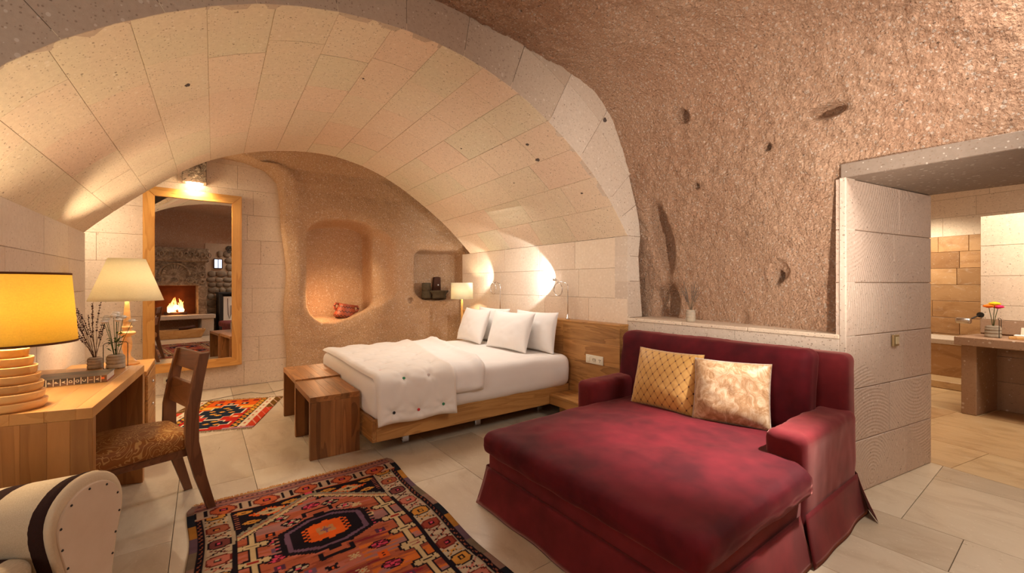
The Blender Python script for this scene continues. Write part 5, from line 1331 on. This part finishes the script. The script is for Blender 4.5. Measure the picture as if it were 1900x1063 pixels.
for nm,lb,t_,h,mat,cat in (('toiletry_bottle','small clear and white toiletry bottle beside the soap',.055,.07,'glass','bottle'),('blue_tube','dark blue toiletry tube standing at the end of the tray',-.02,.085,'blue','tube')):
    if nm=='blue_tube':
        m=M('blue_tube_plastic',.35); m.base(rgb(40,66,120)); MAT['blue']=m.m
        o=thing(nm,lb,cat,bth(2.19,t_-.01,.833),BR); lathe('cap',[(0,0),(.014,0),(.014,.02),(0,.02)],'blue',o,16); hexa('body',[(-.014,-.014,.02),(.014,-.014,.02),(.014,.014,.02),(-.014,.014,.02),(-.003,-.02,.10),(.003,-.02,.10),(.003,.02,.10),(-.003,.02,.10)],'blue',o,.002)
    else:
        o=thing(nm,lb,cat,bth(2.20,t_,.833),BR); lathe('body',[(0,0),(.018,0),(.018,.05),(.010,.056),(0,.056)],'petal',o,18); lathe('cap',[(0,.0565),(.011,.0565),(.011,.078),(0,.078)],'steel',o,14)
o=thing('notice_card','white blank card leaning on the backsplash behind the toiletries','card',bth(2.42,.02,.834),BR); box('card',-.006,.006,-.17,.15,.0,.10,'white',o,.002,rot=(0,.22,0),loc=(0,0,.052))
q=bth(2.484,-.05,1.085); s=socket('bathroom_socket','white double socket on the cream partition in the bathroom',q,(0,0,BR-PI/2),.28,.105,('tv','schuko'))
tp=thing('wall_fitting','small chrome wall fitting at the end of the cream partition above the counter','fitting',bth(2.50,.535,.99),BR)
lathe('chrome_barrel',[(0,-.06),(.03,-.06),(.034,-.05),(.034,.05),(.028,.06),(0,.06)],'steel',tp,24,(-.12,.07,-.01),rot=(PI/2,0,0)); tube('bracket',[(-.12,.03,.0),(-.05,-.01,.04),(.0,-.03,.06)],.008,'iron',tp,8); lathe('wall_plate',[(0,0),(.03,0),(.03,.015),(0,.015)],'iron',tp,16,(0,-.03,.06),rot=(0,-PI/2,0))
# ---- living end in the mirror: fireplace and surroundings ----------------------------------------
m=M('carved_old_stone',.85,.15); pn=m.noise(m.pos(obj=True),9,5,.65,1.2); m.base(m.mix(m.ramp(pn,[(.38,BW(0)),(.66,BW(1))]),rgb(112,92,74),rgb(168,148,124))); m.bump(pn,.8,.03); MAT['oldstone']=m.m
m=M('soot_brick',.9,.1); m.base(m.mix(m.noise(m.pos(obj=True),5,3),rgb(120,66,38),rgb(64,36,24))); MAT['soot']=m.m
FX,FY=.74,-.95
fp=thing('fireplace','tall carved old stone fireplace, seen only in the tall mirror','fireplace',(FX,FY,0))
box('chimney_breast',-.95,.68,.002,.34,1.36,2.30,'oldstone',fp,.01); box('mantel',-1.0,.74,.002,.44,2.0,2.36,'oldstone',fp,.03,2)
box('side_pillar',.50,.70,.002,.36,.51,1.36,'oldstone',fp,.01); box('side_pillar',-.95,-.62,.002,.36,.51,1.36,'oldstone',fp,.01)
box('hearth_shelf',-1.0,.86,.002,.55,.47,.58,'tuff_grey',fp,.01); box('back_wall',-.62,.50,.004,.03,.58,1.36,'soot',fp,0)
box('hearth_leg',.56,.84,.002,.45,.001,.47,'tuff_grey',fp,.01); box('hearth_leg',-.98,-.62,.002,.45,.001,.47,'tuff_grey',fp,.01)
for k in range(11):   # shell niche
    a=PI*(k+.5)/11; c,s=math.cos(a),math.sin(a); hexa('shell_rib',[(c*.05-s*.008,.345,1.66+s*.05+c*.008),(c*.05+s*.008,.345,1.66+s*.05-c*.008),(c*.26+s*.028,.365,1.66+s*.26-c*.028),(c*.26-s*.028,.365,1.66+s*.26+c*.028),(c*.05-s*.008,.335,1.66+s*.05+c*.008),(c*.05+s*.008,.335,1.66+s*.05-c*.008),(c*.26+s*.028,.335,1.66+s*.26-c*.028),(c*.26-s*.028,.335,1.66+s*.26+c*.028)],'oldstone',fp,.002)
bm=bmesh.new(); add_tube(bm,[(.32*math.cos(a),.35,1.63+.32*math.sin(a)) for a in np.linspace(0,PI,18)],.028,8); bm_obj('shell_arch',bm,'oldstone',fp,True)
bm=bmesh.new(); R=random.Random(4)
for i in range(14):
    x=-.9+.125*i; add_tube(bm,[(x+.05*math.cos(a),.45,2.18+.07*math.sin(a)) for a in np.linspace(0,2*PI,12)],.014,6,cap=False)
for i in range(7):
    for x in (.59,.42): add_tube(bm,[(x+.045*math.cos(a),.345 if x<.5 else .35,.70+.19*i+.05*math.sin(a)) for a in np.linspace(0,2*PI,10)],.012,6,cap=False) if (x>.5 or i>3) else None
for cx,cz in ((0,1.50),(-.35,1.50),(.33,1.50),(.34,1.86),(-.34,1.86)): 
    for r in (.05,.085): add_tube(bm,[(cx+r*math.cos(a),.345,cz+r*.8*math.sin(a)) for a in np.linspace(0,2*PI,14)],.014,6,cap=False)
tag(bm_obj('carved_relief',bm,'oldstone',fp,True),kind='stuff')
fm=thing('fire','log fire burning in the fireplace, seen in the tall mirror','fire',(FX+.02,FY+.26,.585))
mf_=M('flame'); zz_=mf_.n('SeparateXYZ',Vector=mf_.pos(obj=True)).outputs[2]; cc=mf_.ramp(zz_,[(0,(1,.75,.35,1)),(.25,(1,.45,.10,1)),(.5,(1,.22,.03,1))])
mf_.base(cc); mf_.set(mf_.b.inputs['Emission Color'],cc); mf_.b.inputs['Emission Strength'].default_value=5
for k in range(11):
    x=R.uniform(-.16,.16); h=R.uniform(.32,.62)*(1-abs(x)*2.6); y=R.uniform(-.08,.08); sw=R.uniform(-.05,.05)
    tube('flame',[(x,y,.03),(x+sw*.4,y,.03+h*.3),(x-sw*.3,y,.03+h*.65),(x+sw,y,.03+h)],.045,mf_.m,fm,8,[.6,1,.55,.03])
for k,(x0,x1,y,z) in enumerate([(-.22,.2,-.07,.04),(-.2,.24,.07,.04),(-.15,.18,0,.11)]): tube('log',[(x0,y,z),(x1,y+.03,z)],.04,'oldwood',fm,10)
bk_=thing('log_trough','long wooden trough of firewood under the hearth, seen in the mirror','trough',(.80,-.28,0),.05)
hexa('trough_side',[(-.42,-.14,.002),(.42,-.14,.002),(.42,-.10,.002),(-.42,-.10,.002),(-.52,-.20,.22),(.52,-.20,.22),(.52,-.165,.22),(-.52,-.165,.22)],'lamp_wood',bk_,.004)
hexa('trough_side',[(-.42,.10,.002),(.42,.10,.002),(.42,.14,.002),(-.42,.14,.002),(-.52,.165,.22),(.52,.165,.22),(.52,.20,.22),(-.52,.20,.22)],'lamp_wood',bk_,.004)
hexa('trough_end',[(-.44,-.11,.002),(-.40,-.11,.002),(-.40,.11,.002),(-.44,.11,.002),(-.53,-.17,.22),(-.50,-.17,.22),(-.50,.17,.22),(-.53,.17,.22)],'lamp_wood',bk_,.004)
hexa('trough_end',[(.40,-.11,.002),(.44,-.11,.002),(.44,.11,.002),(.40,.11,.002),(.50,-.17,.22),(.53,-.17,.22),(.53,.17,.22),(.50,.17,.22)],'lamp_wood',bk_,.004)
box('trough_floor',-.40,.40,-.10,.10,.004,.03,'lamp_wood',bk_,.002)
for k in range(6):
    g=thing('firewood_log',['pale split log at the end of the wooden trough','second firewood log in the trough, lying askew','third firewood log in the trough, propped high','fourth firewood log in the trough, lying low','fifth firewood log in the trough, propped high','last firewood log at the other end of the trough'][k],'log',(.80+(-.25,.25,-.2,.2,-.1,.15)[k],-.28+(-.055,-.05,.055,.05,0,0)[k],(.085,.085,.085,.085,.165,.25)[k]),(-.05,.04,.03,-.05,.1,-.2)[k],'firewood logs in the trough'); tube('log',[(-.17,0,0),(0,.01,.005),(.17,0,R.uniform(0,.05))],.045,'oldwood',g,9)
# rubble stone wall right of the fireplace
rw=thing('wall_rubble','rounded rubble stone wall beside the fireplace, seen in the mirror','wall',kind='structure')
box('backing',1.46,3.38,-.949,-.93,0.0,2.55,'mortar',rw,0)
MAT['rubble']=stone_mat('rubble_stone',rgb(150,134,114),rgb(124,106,88),rgb(170,152,130))
R=random.Random(8); z=.06
while z<2.5:
    hgt=R.uniform(.13,.2); x=1.48+R.uniform(0,.06)
    while x<3.3:
        w_=R.uniform(.13,.26); 
        if not (z>1.75 and x<1.46+(z-1.75)**2*.9) and not (x+w_>1.62 and x<1.90 and z+hgt>1.80 and z<2.16):
            bm=bmesh.new(); bmesh.ops.create_icosphere(bm,subdivisions=2,radius=1)
            for q in bm.verts:
                c=q.co; l=max(abs(c.x),abs(c.z)); f=(.62+.38/max(l,.5)); q.co=Vector((c.x*f*w_*.53,c.y*.035,c.z*f*hgt*.53))*(1+.07*math.sin(c.x*5+c.z*7+x*9))
            bm_obj('stone',bm,'rubble',rw,True,(x+w_/2,-.925,z+hgt/2))
        x+=w_+.012
    z+=hgt+.012
cn=thing('fire_screen_cabinet','black framed console with white patterned panel, seen in the mirror','cabinet',(2.20,-.66,0))
box('top_board',-.52,.60,-.20,.20,1.12,1.17,'dark',cn,.004); box('frame_post',-.50,-.42,-.18,.18,.001,1.12,'dark',cn,.004); box('frame_post',.50,.58,-.18,.18,.001,1.12,'dark',cn,.004)
box('back_board',-.42,.50,-.18,-.16,.05,1.12,'dark',cn,.002); box('patterned_panel',-.40,.48,.12,.15,.22,1.05,'petal',cn,.004); box('lower_rail',-.42,.50,-.16,.18,.05,.20,'dark',cn,.004)
tb2=tube('hanging_strap',[(-.30,.165,1.0),(-.29,.165,.55),(-.26,.165,.42),(-.22,.165,.55),(-.22,.165,.8)],.008,'oldwood',cn,6)
wn=thing('window_1','small daylit square window in the rubble wall, seen in the mirror','window',(1.76,-.905,1.98),kind='structure')
m=emit('daylit_pane',(.62,.74,.95),1.6); box('pane',-.085,-.006,0,.006,-.12,.12,m,wn,0); box('pane',.006,.085,0,.006,-.12,.12,m,wn,0)
for a in ((-.10,.10,.12,.145),(-.10,.10,-.145,-.12)): box('frame',a[0],a[1],-.02,.015,a[2],a[3],'oldwood',wn,.002)
for x in (-.1,.0,.1): box('frame',x-.008,x+.008,-.02,.015,-.12,.12,'oldwood',wn,.001)
vt=thing('star_vent','round black pierced wall ornament high on the rubble wall, seen in the mirror','ornament',(2.05,-.875,2.40))
for k in range(6): tube('lobe',[(.07*math.cos(k*PI/3)+.035*math.cos(a),0,.07*math.sin(k*PI/3)+.035*math.sin(a)) for a in np.linspace(0,2*PI,12)],.008,'dark',vt,6)
lathe('centre_ring',[(.03,0),(.045,0),(.045,.012),(.03,.012)],'dark',vt,20,rot=(PI/2,0,0),closed=True)
